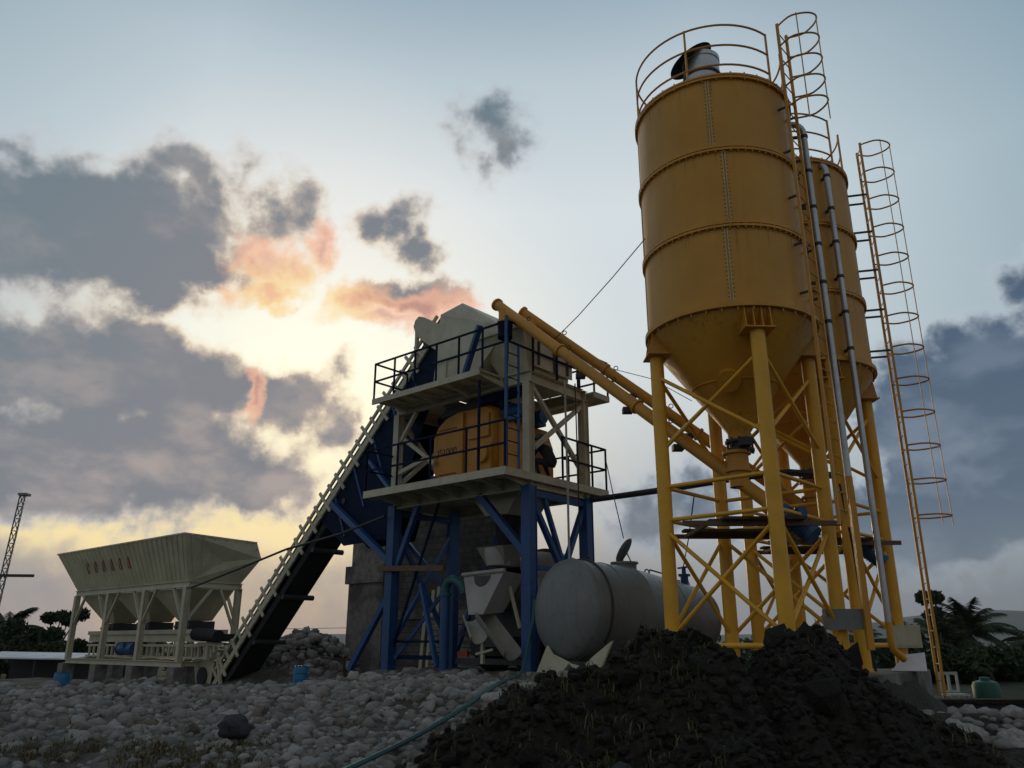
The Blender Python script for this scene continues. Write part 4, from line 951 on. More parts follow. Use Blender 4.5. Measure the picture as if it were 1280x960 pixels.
# ------------------------------------------------------------------ concrete mixer truck backed in under the tower
tx = -1.3
tk2 = thing('mixer_truck', 'pale concrete mixer truck backed in under the tower, chute towards us', 'truck', (tx, 3.0, .95), 'P')
dv = Vector((0, 1, -.22)).normalized()
dp = [(.42, 0), (.52, .02), (.55, .2), (.95, .95), (1.12, 1.6), (1.14, 2.4), (1.0, 3.2), (.6, 4.0), (.25, 4.15), (.001, 4.16)]
dm = MB().lathe(dp, 48).xf(Matrix.Translation((tx, .75, 3.05)) @ Vector((0, 0, 1)).rotation_difference(dv).to_matrix().to_4x4())
dr = part('drum', dm, M['drum'], tk2)
hx = MB()
for k in range(40):
    t = k / 39; s = .3 + 3.2 * t; r_ = np.interp(s, [q[1] for q in dp], [q[0] for q in dp]) + .005; an = t * 7
    pass
part('drum_ring', MB().tube(Vector((tx, .75, 3.05)) + dv * 1.15, Vector((tx, .75, 3.05)) + dv * 1.27, 1.09, 48), M['rust'], dr)
part('charge_hopper', MB().hull([(tx - .42, .1, 3.75), (tx + .42, .1, 3.75), (tx + .42, .85, 3.85), (tx - .42, .85, 3.85), (tx - .28, .35, 3.3), (tx + .28, .35, 3.3), (tx + .28, .8, 3.3), (tx - .28, .8, 3.3)]), M['drum'], tk2)
part('charge_collar', MB().lathe([(.30, 3.32), (.36, 3.6), (.37, 3.72)], 24, (tx, .45, 0)), M['chute'], tk2)
cf = Vector((tx, -.12, 0))
ch = MB()
ch.add([(tx - .68, -.05, 3.10), (tx + .60, -.05, 3.14), (tx + .17, -.28, 2.20), (tx - .28, -.28, 2.20), (tx - .68, .62, 3.05), (tx + .66, .62, 3.1), (tx + .26, .3, 2.25), (tx - .28, .3, 2.2)], [(0, 3, 2, 1), (1, 2, 6, 5), (0, 4, 7, 3), (4, 5, 6, 7)])
ch.tube((tx - .7, -.06, 3.12), (tx + .62, -.06, 3.16), .05, 10)
cho = part('discharge_hopper', ch, M['chute'], tk2)
part('hopper_mouth', MB().lathe([(.001, 0), (.26, 0)], 24, (0, 0, 0), math.pi, 2 * math.pi).xf(Matrix.Translation((tx - .05, -.075, 3.07)) @ Matrix.Rotation(R(78), 4, 'X') @ Matrix.Scale(-1, 4, (0, 0, 1))), M['dark'], cho)
def trough(a, b, w, h):
    a = Vector(a); b = Vector(b); d = (b - a).normalized(); s = d.cross(Vector((0, 0, 1))).normalized(); u = s.cross(d); mb = MB(); n = 9; vs = []
    for p in (a, b):
        for rr in (0, .02):
            for k in range(n):
                t = math.pi * (k / (n - 1)); vs.append(p + s * ((w / 2 + rr) * math.cos(t)) - u * ((h + rr) * math.sin(t)))
    fs = []
    for k in range(n - 1):
        fs += [(k, k + 1, 2 * n + k + 1, 2 * n + k), (n + k, 3 * n + k, 3 * n + k + 1, n + k + 1)]
    fs += [(0, 2 * n, 3 * n, n), (n - 1, 2 * n - 1, 4 * n - 1, 3 * n - 1)]
    return mb.add(vs, fs, True)
part('swing_chute', trough((tx - .18, -.3, 2.2), (tx + .32, -.55, 1.72), .36, .2), M['chute'], tk2)
part('main_chute', trough((tx + .05, -.1, 2.25), (tx + 1.15, -.35, 1.42), .44, .24), M['drum'], tk2)
part('chute_frame', MB().beam((tx + .1, -.2, 1.95), (tx + .1, -.2, 1.15), .07, .07).beam((tx - .1, -.2, 1.35), (tx + .45, -.25, 1.45), .05, .05).beam((tx + .4, .3, 3.0), (tx + .85, .2, 1.9), .06, .06), M['cream'], tk2)
part('drum_support', MB().beam((tx - .75, 1.2, 1.8), (tx - .55, 1.0, 3.1), .12, .16).beam((tx + .75, 1.2, 1.8), (tx + .55, 1.0, 3.1), .12, .16).beam((tx - .8, 1.2, 1.9), (tx + .8, 1.2, 1.9), .14, .16).beam((tx - .6, .9, 3.0), (tx + .6, .9, 3.0), .08, .1), M['drum'], tk2)
part('chassis', MB().box((tx - .46, .35, 1.45), (tx - .36, 7.6, 1.72)).box((tx + .36, .35, 1.45), (tx + .46, 7.6, 1.72)).box((tx - .46, .28, 1.5), (tx + .46, .36, 1.7)).box((tx - .36, 2.2, 1.5), (tx + .36, 2.35, 1.66)), M['dark'], tk2)
rbm = part('rear_bumper', MB().box((tx - 1.1, .15, 1.12), (tx + 1.1, .23, 1.25)).box((tx - .45, .24, 1.2), (tx - .37, .34, 1.5)).box((tx + .37, .24, 1.2), (tx + .45, .34, 1.5)), M['dark'], tk2)
for s in (-1, 1): part('tail_light', MB().box((tx + s * .85 - .16, .12, 1.28), (tx + s * .85 + .16, .2, 1.4)), M['red'], rbm)
for y in (1.35, 2.65, 6.6):
    for s in (-1, 1):
        ty = MB().lathe([(.28, -.27), (.46, -.27), (.5, -.2), (.5, .2), (.46, .27), (.28, .27)], 28).xf(Matrix.Translation((tx + s * .93, y, 1.45)) @ Matrix.Rotation(R(90), 4, 'Y'))
        wl = part('wheel', ty, M['rubber'], tk2)
        part('rim', MB().lathe([(.001, .1 * s), (.1, .12 * s), (.12, .2 * s), (.27, .24 * s), (.28, .27 * s)], 24).xf(Matrix.Translation((tx + s * .93, y, 1.45)) @ Matrix.Rotation(R(90), 4, 'Y')), M['chute'], wl)
    part('mudguard', MB().lathe([(.58, -.3), (.6, -.3), (.6, .3), (.58, .3)], 16, (0, 0, 0), 0, math.pi).xf(Matrix.Translation((tx - .93, y, 1.45)) @ Matrix.Rotation(R(90), 4, 'Y') @ Matrix.Rotation(R(90), 4, 'Z')), M['dark'], tk2) if y < 6 else None
cab = part('cab', MB().hull([(tx - 1.15, 6.0, 1.5), (tx + 1.15, 6.0, 1.5), (tx + 1.15, 7.8, 1.5), (tx - 1.15, 7.8, 1.5), (tx - 1.15, 6.0, 3.3), (tx + 1.15, 6.0, 3.3), (tx + 1.1, 7.55, 3.3), (tx - 1.1, 7.55, 3.3), (tx + 1.15, 7.8, 2.4), (tx - 1.15, 7.8, 2.4)]), M['chute'], tk2)
part('rear_shade_panel', MB().box((tx - 1.05, .62, 1.3), (tx + 1.05, .68, 2.35)).box((tx - 1.1, .3, 1.75), (tx - .62, .6, 1.85)).box((tx + .62, .3, 1.75), (tx + 1.1, .6, 1.85)), M['dark'], tk2)  # dark sheet and ledges added behind the chute to stand in for shade
part('rear_window', MB().box((tx - .6, 5.985, 2.6), (tx + .6, 5.998, 3.1)), M['dark'], cab)
part('ladder', MB().beam((tx + .95, .5, 1.6), (tx + .95, .75, 3.0), .04, .04).beam((tx + .7, .5, 1.6), (tx + .7, .75, 3.0), .04, .04).tube((tx + .7, .58, 2.0), (tx + .95, .58, 2.0), .02, 8).tube((tx + .7, .65, 2.4), (tx + .95, .65, 2.4), .02, 8), M['cream'], tk2)
# pump pipe beside the truck
pp = thing('pump_pipe', 'blue upright pipe with a teal hose bend beside the mixer truck', 'pipe', (-2.62, 0, .95), 'P')
part('pipe', MB().tube((-2.62, 0, .93), (-2.62, 0, 2.75), .12, 16), M['blue'], pp)
part('bend', MB().path([(-2.62, 0, 2.7), (-2.62, 0, 2.85), (-2.55, 0, 2.98), (-2.42, 0, 3.03), (-2.2, -.05, 3.0), (-2.05, -.05, 2.9), (-1.98, 0, 2.7)], .11, 14), M['teal'], pp)
part('flange', MB().tube((-2.62, 0, 2.66), (-2.62, 0, 2.72), .17, 16), M['teal'], pp)

# ------------------------------------------------------------------ worker crouching on the deck
def make_worker():
    T = thing('person', 'worker in dark clothes and teal cap crouching at the deck edge', 'person', (-.02, .72, DZ), 'P')
    J = {}; E_ = []
    def j(n, p, r, par=None):
        J[n] = (len(J), Vector(p), r)
        if par: E_.append((J[par][0], J[n][0]))
    # local: faces -x (towards the mixer), crouched with bent back; y is sideways
    j('pel', (.12, 0, .36), .145); j('lum', (.07, 0, .50), .14, 'pel'); j('che', (-.03, 0, .66), .165, 'lum'); j('sho', (-.11, 0, .77), .13, 'che'); j('nec', (-.17, 0, .84), .055, 'sho'); j('hd0', (-.20, 0, .90), .07, 'nec'); j('hd1', (-.22, 0, .98), .092, 'hd0'); j('hd2', (-.225, 0, 1.045), .078, 'hd1')
    for s, n in ((-1, 'l'), (1, 'r')):
        j('hip' + n, (.10, s * .12, .34), .10, 'pel'); j('kne' + n, (-.26, s * .19, .44), .068, 'hip' + n); j('ank' + n, (-.10, s * .18, .085), .042, 'kne' + n); j('toe' + n, (-.29, s * .20, .04), .036, 'ank' + n)
        j('sh' + n, (-.09, s * .19, .75), .068, 'sho'); j('elb' + n, (-.22, s * .27, .53), .046, 'sh' + n); j('wri' + n, (-.42, s * .20, .44), .029, 'elb' + n); j('pal' + n, (-.49, s * .185, .42), .030, 'wri' + n)
        for k in range(4):
            a = Vector((-.53, s * (.215 - .02 * k), .415)); ln = (.036, .042, .039, .03)[k]
            j('f%d%s' % (k, n), a, .0095, 'pal' + n); j('g%d%s' % (k, n), a + Vector((-ln, 0, -.018)), .009, 'f%d%s' % (k, n)); j('h%d%s' % (k, n), a + Vector((-ln * 1.15, 0, -.045)), .008, 'g%d%s' % (k, n))
        a = Vector((-.475, s * .15, .425)); j('t0' + n, a, .0105, 'wri' + n); j('t1' + n, a + Vector((-.03, -s * .012, -.02)), .0095, 't0' + n)
    me = bpy.data.meshes.new('body'); me.from_pydata([v[1] for v in J.values()], E_, [])
    ob = bpy.data.objects.new('body', me); COL.objects.link(ob)
    md_ = ob.modifiers.new('skin', 'SKIN'); sk_ = me.skin_vertices[0].data
    for v in J.values(): sk_[v[0]].radius = (v[2], v[2]); sk_[v[0]].use_root = (v[0] == 0)
    ob.modifiers.new('sub', 'SUBSURF').levels = 2; ob.modifiers['sub'].render_levels = 2
    bpy.context.view_layer.update()
    nm = bpy.data.meshes.new_from_object(ob.evaluated_get(bpy.context.evaluated_depsgraph_get()))
    bpy.data.objects.remove(ob); nm.name = 'body'
    nm.materials.clear()
    for m_ in (M['skin'], M['shirt'], M['rubber']): nm.materials.append(m_)
    for p_ in nm.polygons:
        c_ = p_.center; p_.use_smooth = True
        p_.material_index = 0 if (c_.z > .845 or (c_.x < -.40 and c_.z > .35)) else (2 if c_.z < .09 else 1)
    b_ = bpy.data.objects.new('body', nm); COL.objects.link(b_); b_.parent = T
    hc = Vector((-.225, 0, 1.0)); o_ = Vector(T['o_'])
    def pt(name, mb, mat): return part(name, mb.xf(Matrix.Translation(o_)), mat, T)
    fc = MB().hull([hc + Vector((-.10, -.012, .0)), hc + Vector((-.10, .012, 0)), hc + Vector((-.135, 0, -.035)), hc + Vector((-.10, -.016, -.045)), hc + Vector((-.1, .016, -.045))])
    pt('nose', fc, M['skin'])
    for s in (-1, 1):
        pt('ear', MB().ball(hc + Vector((.01, s * .093, -.01)), .022, 6), M['skin']); pt('eye', MB().ball(hc + Vector((-.088, s * .033, .01)), .013, 6), M['dark'])
    pt('mouth', MB().box(hc + Vector((-.108, -.025, -.075)), hc + Vector((-.09, .025, -.066))), M['red'])
    pt('hair', MB().lathe([(.094, -.05), (.10, 0), (.098, .04)], 24, hc + Vector((.01, 0, 0)), R(-100), R(100)), M['rubber'])
    cp = MB().lathe([(.104, .01), (.106, .03), (.098, .075), (.065, .11), (.001, .122)], 24, hc)
    cp.add([hc + Vector(v) for v in ((-.06, -.08, .02), (-.06, .08, .02), (-.19, .06, .0), (-.19, -.06, .0), (-.06, -.08, .03), (-.06, .08, .03), (-.19, .06, .01), (-.19, -.06, .01))], [(0,1,2,3),(7,6,5,4),(1,5,6,2),(2,6,7,3),(3,7,4,0)])
    pt('cap', cp, M['teal'])
make_worker()

# ------------------------------------------------------------------ left: lattice mast, shed roof, barrels
def zg0(x, y): return float(ground_h(x, y))
def mast():
    T = thing('lattice_mast', 'thin upright grey lattice mast with a horizontal arm at the left edge', 'mast', (-18.75, 30, .1))
    a = Vector((-18.75, 30, .1)); b = Vector((-18.40, 30, 6.9)); d = (b - a).normalized(); s = d.cross(Vector((0, 1, 0))).normalized()
    offs = [s * .10 + Vector((0, -.08, 0)), -s * .10 + Vector((0, -.08, 0)), Vector((0, .11, 0))]
    for o in offs: part('chord', MB().tube(a + o, b + o, .026, 8), M['grey'], T)
    lc = MB(); n = 15; L_ = (b - a).length
    for k in range(n):
        p = a + d * L_ * k / n; q = a + d * L_ * (k + 1) / n
        for i in range(3): lc.tube(p + offs[i], q + offs[(i + 1) % 3], .016, 6); lc.tube(q + offs[i], q + offs[(i + 1) % 3], .016, 6)
    part('lacing', lc, M['grey'], T, kind='stuff')
    part('arm', MB().beam((-21.2, 29.75, 3.93), (-17.35, 29.75, 3.90), .08, .10), M['dark'], T)
    part('head', MB().box(b + Vector((-.16, -.14, -.04)), b + Vector((.16, .18, .05))), M['grey'], T)
mast()
sh = thing('low_shed', 'low shed with a flat white roof sheet behind the bins', 'shed', (-24.5, 38.5, .0))
part('roof', MB().prism([(-23.1, 37.5, .92), (-19.4, 37.5, .86), (-19.4, 39.5, 1.06), (-23.9, 39.5, 1.14)], (0, 0, .06)), M['white'], sh)
for x in (-23.0, -21.3, -19.6): part('post', MB().box((x, 37.7, -.2), (x + .1, 37.8, .8)), M['dark'], sh)
part('back_wall', MB().box((-23.2, 39.2, -.2), (-19.5, 39.3, .9)), M['dark'], sh)
def barrel(org, label, mat='barrel', h=.85, r=.29):
    T = thing('barrel', label, 'barrel', org, None, 'plastic barrels on the stones'); o = Vector(org)
    part('drum_body', MB().lathe([(.001, 0), (r * .93, 0), (r, .05), (r, h * .3), (r + .015, h * .32), (r, h * .35), (r, h * .64), (r + .015, h * .66), (r, h * .68), (r, h - .05), (r * .95, h), (r * .9, h - .03), (.001, h - .03)], 28, o), M[mat], T)
    part('rim', MB().lathe([(r * .94, h), (r * .98, h + .015), (r * .9, h + .015)], 28, o), M[mat], T)
barrel((-11.62, 22.0, .12), 'blue barrel standing below the far left batcher leg', h=.72, r=.2)
barrel((-4.05, 16.3, surf(-4.05, 16.3) - .03), 'small light blue barrel on the stones right of the conveyor foot', h=.33, r=.13)

# ------------------------------------------------------------------ right: wall, small things near the footing
wl = thing('low_wall', 'low dark concrete wall at the right behind the pale stones', 'wall', (11.5, 17.6, -.1))
part('wall_panel', MB().box((8.55, 17.4, -.3), (16.5, 17.75, .42)), M['rockD'], wl)
part('coping', MB().box((8.5, 17.33, .42), (16.5, 17.82, .50)), M['soil'], wl)
sk_ = MB().hull([(7.15, 16.0, 1.09), (7.75, 15.85, 1.09), (7.85, 16.15, 1.09), (7.3, 16.3, 1.1), (7.45, 16.0, 1.38), (7.8, 15.95, 1.42), (7.82, 16.1, 1.4)])
solo('plastic_sack', sk_, M['white'], 'white folded plastic sack on the concrete footing', 'sack', (7.5, 16.05, 1.09))
ch_ = thing('plastic_chair', 'small white plastic chair behind the low dark wall', 'chair', (10.1, 19.5, .05)); o = Vector((10.1, 19.5, .05))
part('seat', MB().box(o + Vector((-.22, -.22, .40)), o + Vector((.22, .22, .44))), M['offwhite'], ch_)
part('backrest', MB().box(o + Vector((-.22, .2, .46)), o + Vector((.22, .24, .50))).box(o + Vector((-.22, .2, .84)), o + Vector((.22, .24, .9))).box(o + Vector((-.22, .2, .5)), o + Vector((-.17, .24, .84))).box(o + Vector((.17, .2, .5)), o + Vector((.22, .24, .84))).box(o + Vector((-.03, .2, .5)), o + Vector((.03, .24, .84))), M['offwhite'], ch_)
for x in (-.2, .16):
    for y in (-.2, .16): part('leg', MB().box(o + Vector((x, y, 0)), o + Vector((x + .04, y + .04, .4))), M['offwhite'], ch_)
gt = thing('green_tank', 'green plastic water tank behind the low wall by the palms', 'tank', (13.2, 23.8, -.05)); o = Vector((13.2, 23.8, -.05))
part('tank_body', MB().lathe([(.001, 0), (.33, 0), (.35, .08), (.35, .5), (.3, .6), (.12, .66), (.001, .66)], 28, o), M['green'], gt)
part('cap', MB().lathe([(.13, .66), (.13, .72), (.001, .73)], 20, o), M['teal'], gt)
hs_ = [(-2.6, 6.4), (-2.2, 7.2), (-1.75, 8.1), (-1.35, 9.0), (-1.05, 9.7), (-.75, 10.4), (-.45, 11.2), (-.2, 12.2), (.0, 13.6), (.15, 15.0)]
pts = [Vector((x, y, surf(x, y) + .12)) for x, y in hs_] + [Vector((.25, 16.2, 1.25)), Vector((.45, 17.6, 2.1)), Vector((.5, 17.95, 2.6))]
hp_ = []
for i in range(len(pts) - 1):
    for t in (0, .25, .5, .75): hp_.append(pts[i].lerp(pts[i + 1], t))
for _ in range(3): hp_ = [hp_[0]] + [(hp_[i - 1] + hp_[i] * 2 + hp_[i + 1]) / 4 for i in range(1, len(hp_) - 1)] + [hp_[-1]]
cable(hp_, .028, 'teal', 'teal_hose', 'teal hose trailing over the stones up to the front tower leg', 'hose')

# scraps about the yard
x, y = -4.9, 25.6
solo('broken_board', MB().beam((x - .9, y, zg0(x, y) + .95), (x + .35, y + .2, zg0(x, y) + .85), .12, .05).beam((x - .1, y + .1, zg0(x, y) - .1), (x - .2, y + .1, zg0(x, y) + .88), .07, .07), M['brown'], 'dark broken board propped on a stick by the rubble heap', 'board', (x, y, zg0(x, y)))
cable([Vector((-13.5, 42, 2.35)), Vector((-11.0, 42, 2.25)), Vector((-8.0, 42, 2.30))], .014, 'dark', 'power_line', 'thin power line far behind between conveyor and tower', 'wire')
# ------------------------------------------------------------------ stones
def stone_mesh(seed, sub, flat, mat, jag=.34):
    bm = bmesh.new(); bmesh.ops.create_icosphere(bm, subdivisions=sub, radius=1)
    co = np.array([v.co for v in bm.verts]); s = seed * 13.7
    r = 1 + (fbm(co[:, 0] * 1.1 + s, co[:, 1] * 1.1, co[:, 2] * 1.1 + s, 2) - .5) * 1.25 + (fbm(co[:, 0] * 3 + s, co[:, 1] * 3, co[:, 2] * 3, 2) - .5) * jag
    g = np.random.default_rng(seed); sc = np.array([1.0, g.uniform(.68, .9), flat * g.uniform(.85, 1.1)])
    co = co * r[:, None] * sc
    for v, p in zip(bm.verts, co): v.co = p
    me = bpy.data.meshes.new('boulder'); bm.to_mesh(me); bm.free()
    me.polygons.foreach_set('use_smooth', [True] * len(me.polygons)); me.materials.append(mat); return me
SM = [stone_mesh(i, 3, .62, M[('rock', 'rock', 'rockB', 'rock', 'rockL', 'rock')[i % 6]]) for i in range(12)]
SL = [stone_mesh(30 + i, 3, .6, M['rockL']) for i in range(4)]
low_v = []; low_f = []
_lo = []
for i in range(6):
    me = stone_mesh(60 + i, 2, .62, M['rock']); n_ = len(me.vertices); a = np.empty(n_ * 3); me.vertices.foreach_get('co', a)
    _lo.append((a.reshape(-1, 3), np.array([p.vertices[:] for p in me.polygons]))); bpy.data.meshes.remove(me)
def rot_rand(g):
    e = g.normal(0, .35, 3); e[2] = g.uniform(0, 6.283)
    return np.array(Matrix.Rotation(e[2], 3, 'Z') @ Matrix.Rotation(e[0], 3, 'X') @ Matrix.Rotation(e[1], 3, 'Y'))
cand = []
def put_zone(n, xr, yr, rmin, rmax, ok=lambda x, y: True, zone='bank', power=2.4):
    k = 0; tries = 0
    while k < n and tries < n * 20:
        tries += 1; x = nrg.uniform(*xr); y = nrg.uniform(*yr)
        if not ok(x, y): continue
        r = rmin + (rmax - rmin) * nrg.random() ** power
        cand.append((x, y, r, zone)); k += 1
def infr(x, y): return abs(x) < .70 * y + 1.0
def onmound(x, y): return (x > -1.4) & (x < 5.6) & (y > 6.6) & (y < 12) & (mound_h(x, y) > ground_h(x, y) + .06)
bankok = lambda x, y: infr(x, y) and x < 1.6 and not onmound(x, y) and not (y < 9.9 and x < -.30 * y - .3 and nrg.random() < .72 * float(ss(9.9 - y + .6 * (-.30 * y - .3 - x), 0, 1.1)))
put_zone(3400, (-10.5, 2.2), (6.8, 14.8), .045, .135, bankok, power=2.2)
put_zone(3600, (-10.5, 2.2), (6.6, 15.4), .025, .085, bankok, power=1.2)
put_zone(420, (-9, 2.5), (14.5, 21), .04, .2, lambda x, y: infr(x, y) and not (PM.inverted() @ Vector((x, y, 0)))[1] > -.4)
put_zone(900, (-11.5, -3.0), (24.5, 32), .07, .26, lambda x, y: ground_h(x, y) > .3 and (PM.inverted() @ Vector((x, y, 0)))[1] > 1.75, zone='pile', power=1.8)
put_zone(260, (-14, -8.0), (16, 24), .06, .24, lambda x, y: infr(x, y) and (PM.inverted() @ Vector((x, y, 0)))[1] < -.9, zone='yard')
put_zone(560, (4.2, 11.5), (9.8, 14.6), .04, .19, lambda x, y: infr(x, y) and not onmound(x, y) and (x - y * .40) > 1.1 - .0 and (Vector((x - 5.1, y - 15.4)).dot(Vector((.785, -.62)))) > 1.75 and x > .40 * y + .1, zone='pale', power=1.5)
put_zone(260, (-1.2, 5.4), (6.8, 10.4), .03, .11, lambda x, y: onmound(x, y), zone='mound', power=2.2)
cand.sort(key=lambda c: -c[2] / math.hypot(c[0], c[1]))
IND = {'bank': ('boulder', 'grey rounded river stone in the rubble bank below the plant', 'boulder', 'river stones in the rubble bank'),
       'pile': ('boulder', 'grey river stone on the rubble heap behind the conveyor', 'boulder', 'river stones on the heap behind the conveyor'),
       'yard': ('boulder', 'grey river stone lying in front of the batcher blocks', 'boulder', 'river stones in the batcher yard'),
       'pale': ('boulder', 'pale river stone at the foot of the silo footing', 'boulder', 'pale river stones beside the footing'),
       'mound': ('clod', 'stone or clod of earth stuck on the dark soil mound', 'clod', 'clods on the soil mound')}
SD = [stone_mesh(90 + i, 2, .75, M['soil'], .9) for i in range(5)] + [stone_mesh(97, 3, .7, M['rockD'], .2)]
for m_ in SD[:5]: m_.polygons.foreach_set('use_smooth', [False] * len(m_.polygons))
rest = []; cnt = 0
for (x, y, r, zn) in cand:
    if cnt < 290 and r > .05:
        pool = SL if zn == 'pale' else (SD if zn == 'mound' else SM)
        nm, lb, ct, gp = IND[zn]
        me_ = pool[int(nrg.integers(len(pool)))]
        if zn == 'bank' and nrg.random() < (.75 if x < -2.8 and y < 10 else .22): me_ = SM[int(nrg.choice([2, 8]))]
        o = bpy.data.objects.new(nm, me_); COL.objects.link(o)
        o.location = (x, y, surf(x, y) + r * (.15 if zn in ('pile', 'mound') else -.05)); k_ = r * nrg.uniform(.9, 1.2); o.scale = (k_, k_, k_)
        o.rotation_euler = (nrg.normal(0, .3), nrg.normal(0, .3), nrg.uniform(0, 6.28)); tag(o, lb, ct, gp); cnt += 1
    else: rest.append((x, y, r, zn))
def bulk(name, items, mat, sink=.15):
    V = []; F = []; base = 0
    X_ = np.array([c[0] for c in items]); Y_ = np.array([c[1] for c in items])
    in_ = (X_ > -2.6) & (X_ < 6.76) & (Y_ > 5.4) & (Y_ < 12.4)
    Z_ = np.where(in_, np.maximum(ground_h(X_, Y_), mound_h(X_, Y_)), ground_h(X_, Y_))
    for (x, y, r, zn), z_ in zip(items, Z_):
        co, f = _lo[int(nrg.integers(6))]; m_ = rot_rand(nrg) * r
        V.append(co @ m_.T + np.array([x, y, z_ + r * sink])); F.append(f + base); base += len(co)
    V = np.concatenate(V); F = np.concatenate(F)
    me = bpy.data.meshes.new(name); me.from_pydata(V.tolist(), [], F.tolist()); me.polygons.foreach_set('use_smooth', [True] * len(F)); me.materials.append(mat)
    o = bpy.data.objects.new(name, me); COL.objects.link(o); tag(o, kind='stuff'); return o
def island_mat(name, stops):
    m, t, b = principled(name); oi = t.new('ShaderNodeNewGeometry').outputs['Random Per Island']
    tc = t.new('ShaderNodeTexCoord').outputs['Object']; n1 = t.noise(tc, 9, 5, .6)
    col = t.mix(t.m('MULTIPLY', n1, .5), t.ramp(oi, stops), c4((.07, .065, .06)))
    t.put(b.inputs['Base Color'], col); b.inputs['Roughness'].default_value = .95; b.inputs['Specular IOR Level'].default_value = .25
    bn = t.new('ShaderNodeBump'); bn.inputs['Strength'].default_value = .4; bn.inputs['Distance'].default_value = .02
    t.put(bn.inputs['Height'], n1); t.put(b.inputs['Normal'], bn.outputs[0]); return m
MI = island_mat('rubble_stones', [(0, (.15, .143, .132)), (.3, (.29, .278, .258)), (.5, (.20, .175, .145)), (.7, (.25, .243, .23)), (.9, (.41, .395, .365)), (1, (.23, .235, .23))])
bulk('rubble', [c_ for c_ in rest if c_[3] in ('bank', 'yard')], MI, 0.0)
bulk('rubble_heap', [c_ for c_ in rest if c_[3] == 'pile'], MI)
if [c_ for c_ in rest if c_[3] == 'pale']: bulk('pale_rubble', [c_ for c_ in rest if c_[3] == 'pale'], island_mat('pale_rubble_stones', [(0, (.22, .21, .195)), (.5, (.33, .315, .29)), (1, (.18, .17, .155))]))
cl = [(nrg.uniform(-1.4, 5.5), nrg.uniform(6.6, 10.6), .012 + .07 * nrg.random() ** 2.8, 'm') for _ in range(9000)]
ok_ = onmound(np.array([c_[0] for c_ in cl]), np.array([c_[1] for c_ in cl]))
crumbs = bulk('soil_crumbs', [c_ for c_, k_ in zip(cl, ok_) if k_], M['soil'], .3)
crumbs.data.polygons.foreach_set('use_smooth', [False] * len(crumbs.data.polygons))
db = bpy.data.objects.new('boulder', stone_mesh(3, 3, .75, M['rockD'])); COL.objects.link(db)
x, y = -3.15, 10.0; db.location = (x, y, surf(x, y) + .16); db.scale = (.2, .2, .2); db.rotation_euler = (.2, .1, .6)
tag(db, 'dark charcoal boulder standing out among the grey stones of the bank', 'boulder')
lb_ = bpy.data.objects.new('stone_slab', SL[0]); COL.objects.link(lb_)
x, y = -.15, 11.3; lb_.location = (x, y, surf(x, y) + .08); lb_.scale = (.26, .22, .16); lb_.rotation_euler = (.25, -.1, .4)
tag(lb_, 'pale flat slab of stone at the left end of the soil mound', 'stone')
bk = [stone_mesh(120 + i, 1, .8, M['soil'], .9) for i in range(4)]
for m_ in bk: m_.polygons.foreach_set('use_smooth', [False] * len(m_.polygons))
for i, (x, y, r) in enumerate([(1.55, 9.35, .24), (2.1, 9.3, .2), (1.2, 9.1, .2), (2.95, 9.35, .24), (3.3, 9.3, .22), (3.65, 9.2, .2), (2.55, 8.8, .2), (.75, 9.2, .17), (4.1, 9.0, .18), (1.9, 8.6, .2), (3.1, 8.4, .21), (.2, 8.9, .16)]):
    o = bpy.data.objects.new('clod', bk[i % 4]); COL.objects.link(o); o.location = (x, y, surf(x, y) + r * .1); o.scale = (r, r, r * 1.1); o.rotation_euler = (nrg.normal(0, .5), nrg.normal(0, .5), nrg.uniform(0, 6.28))
    tag(o, 'big broken block of dark earth on the ridge of the soil mound', 'clod', 'earth blocks on the mound ridge')
# dry grass and weeds on the mound
def blades(name, n, xr, yr, h0, h1, mat, ok, clump=5):
    V = []; F = []
    for _ in range(n):
        x0, y0 = nrg.uniform(*xr), nrg.uniform(*yr)
        if not ok(x0, y0): continue
        for _k in range(int(nrg.integers(2, clump))):
            x, y = x0 + nrg.normal(0, .03), y0 + nrg.normal(0, .03); z = surf(x, y) - .01; h = nrg.uniform(h0, h1); a = nrg.uniform(0, 6.28); l = h * nrg.uniform(.3, .9); w = .004 + .004 * nrg.random()
            dx, dy = math.cos(a), math.sin(a); sx, sy = -dy * w, dx * w; b = len(V)
            m_ = (x + dx * l * .35, y + dy * l * .35, z + h * .65); e_ = (x + dx * l, y + dy * l, z + h * nrg.uniform(.5, 1.0))
            V += [(x - sx, y - sy, z), (x + sx, y + sy, z), (m_[0] + sx, m_[1] + sy, m_[2]), (m_[0] - sx, m_[1] - sy, m_[2]), e_]
            F += [(b, b + 1, b + 2, b + 3), (b + 3, b + 2, b + 4)]
    me = bpy.data.meshes.new(name); me.from_pydata(V, [], F); me.materials.append(mat)
    o = bpy.data.objects.new(name, me); COL.objects.link(o); tag(o, kind='stuff')
blades('dry_grass', 900, (-1.2, 4.8), (6.8, 10.4), .05, .20, M['straw'], lambda x, y: onmound(x, y) and fbm(x * 1.3, y * 1.3, 9, 2) > .5)
blades('weeds', 700, (-1.2, 2.2), (7.0, 10.6), .05, .16, M['weed'], lambda x, y: onmound(x, y) and fbm(x * 1.3, y * 1.3, 5, 2) > .52, 7)
blades('ground_weeds', 3800, (-7.8, -2.4), (6.3, 9.9), .03, .12, M['straw'], lambda x, y: infr(x, y) and x < -.28 * y and fbm(x * 1.1, y * 1.1, 5, 2) > .40, 7)

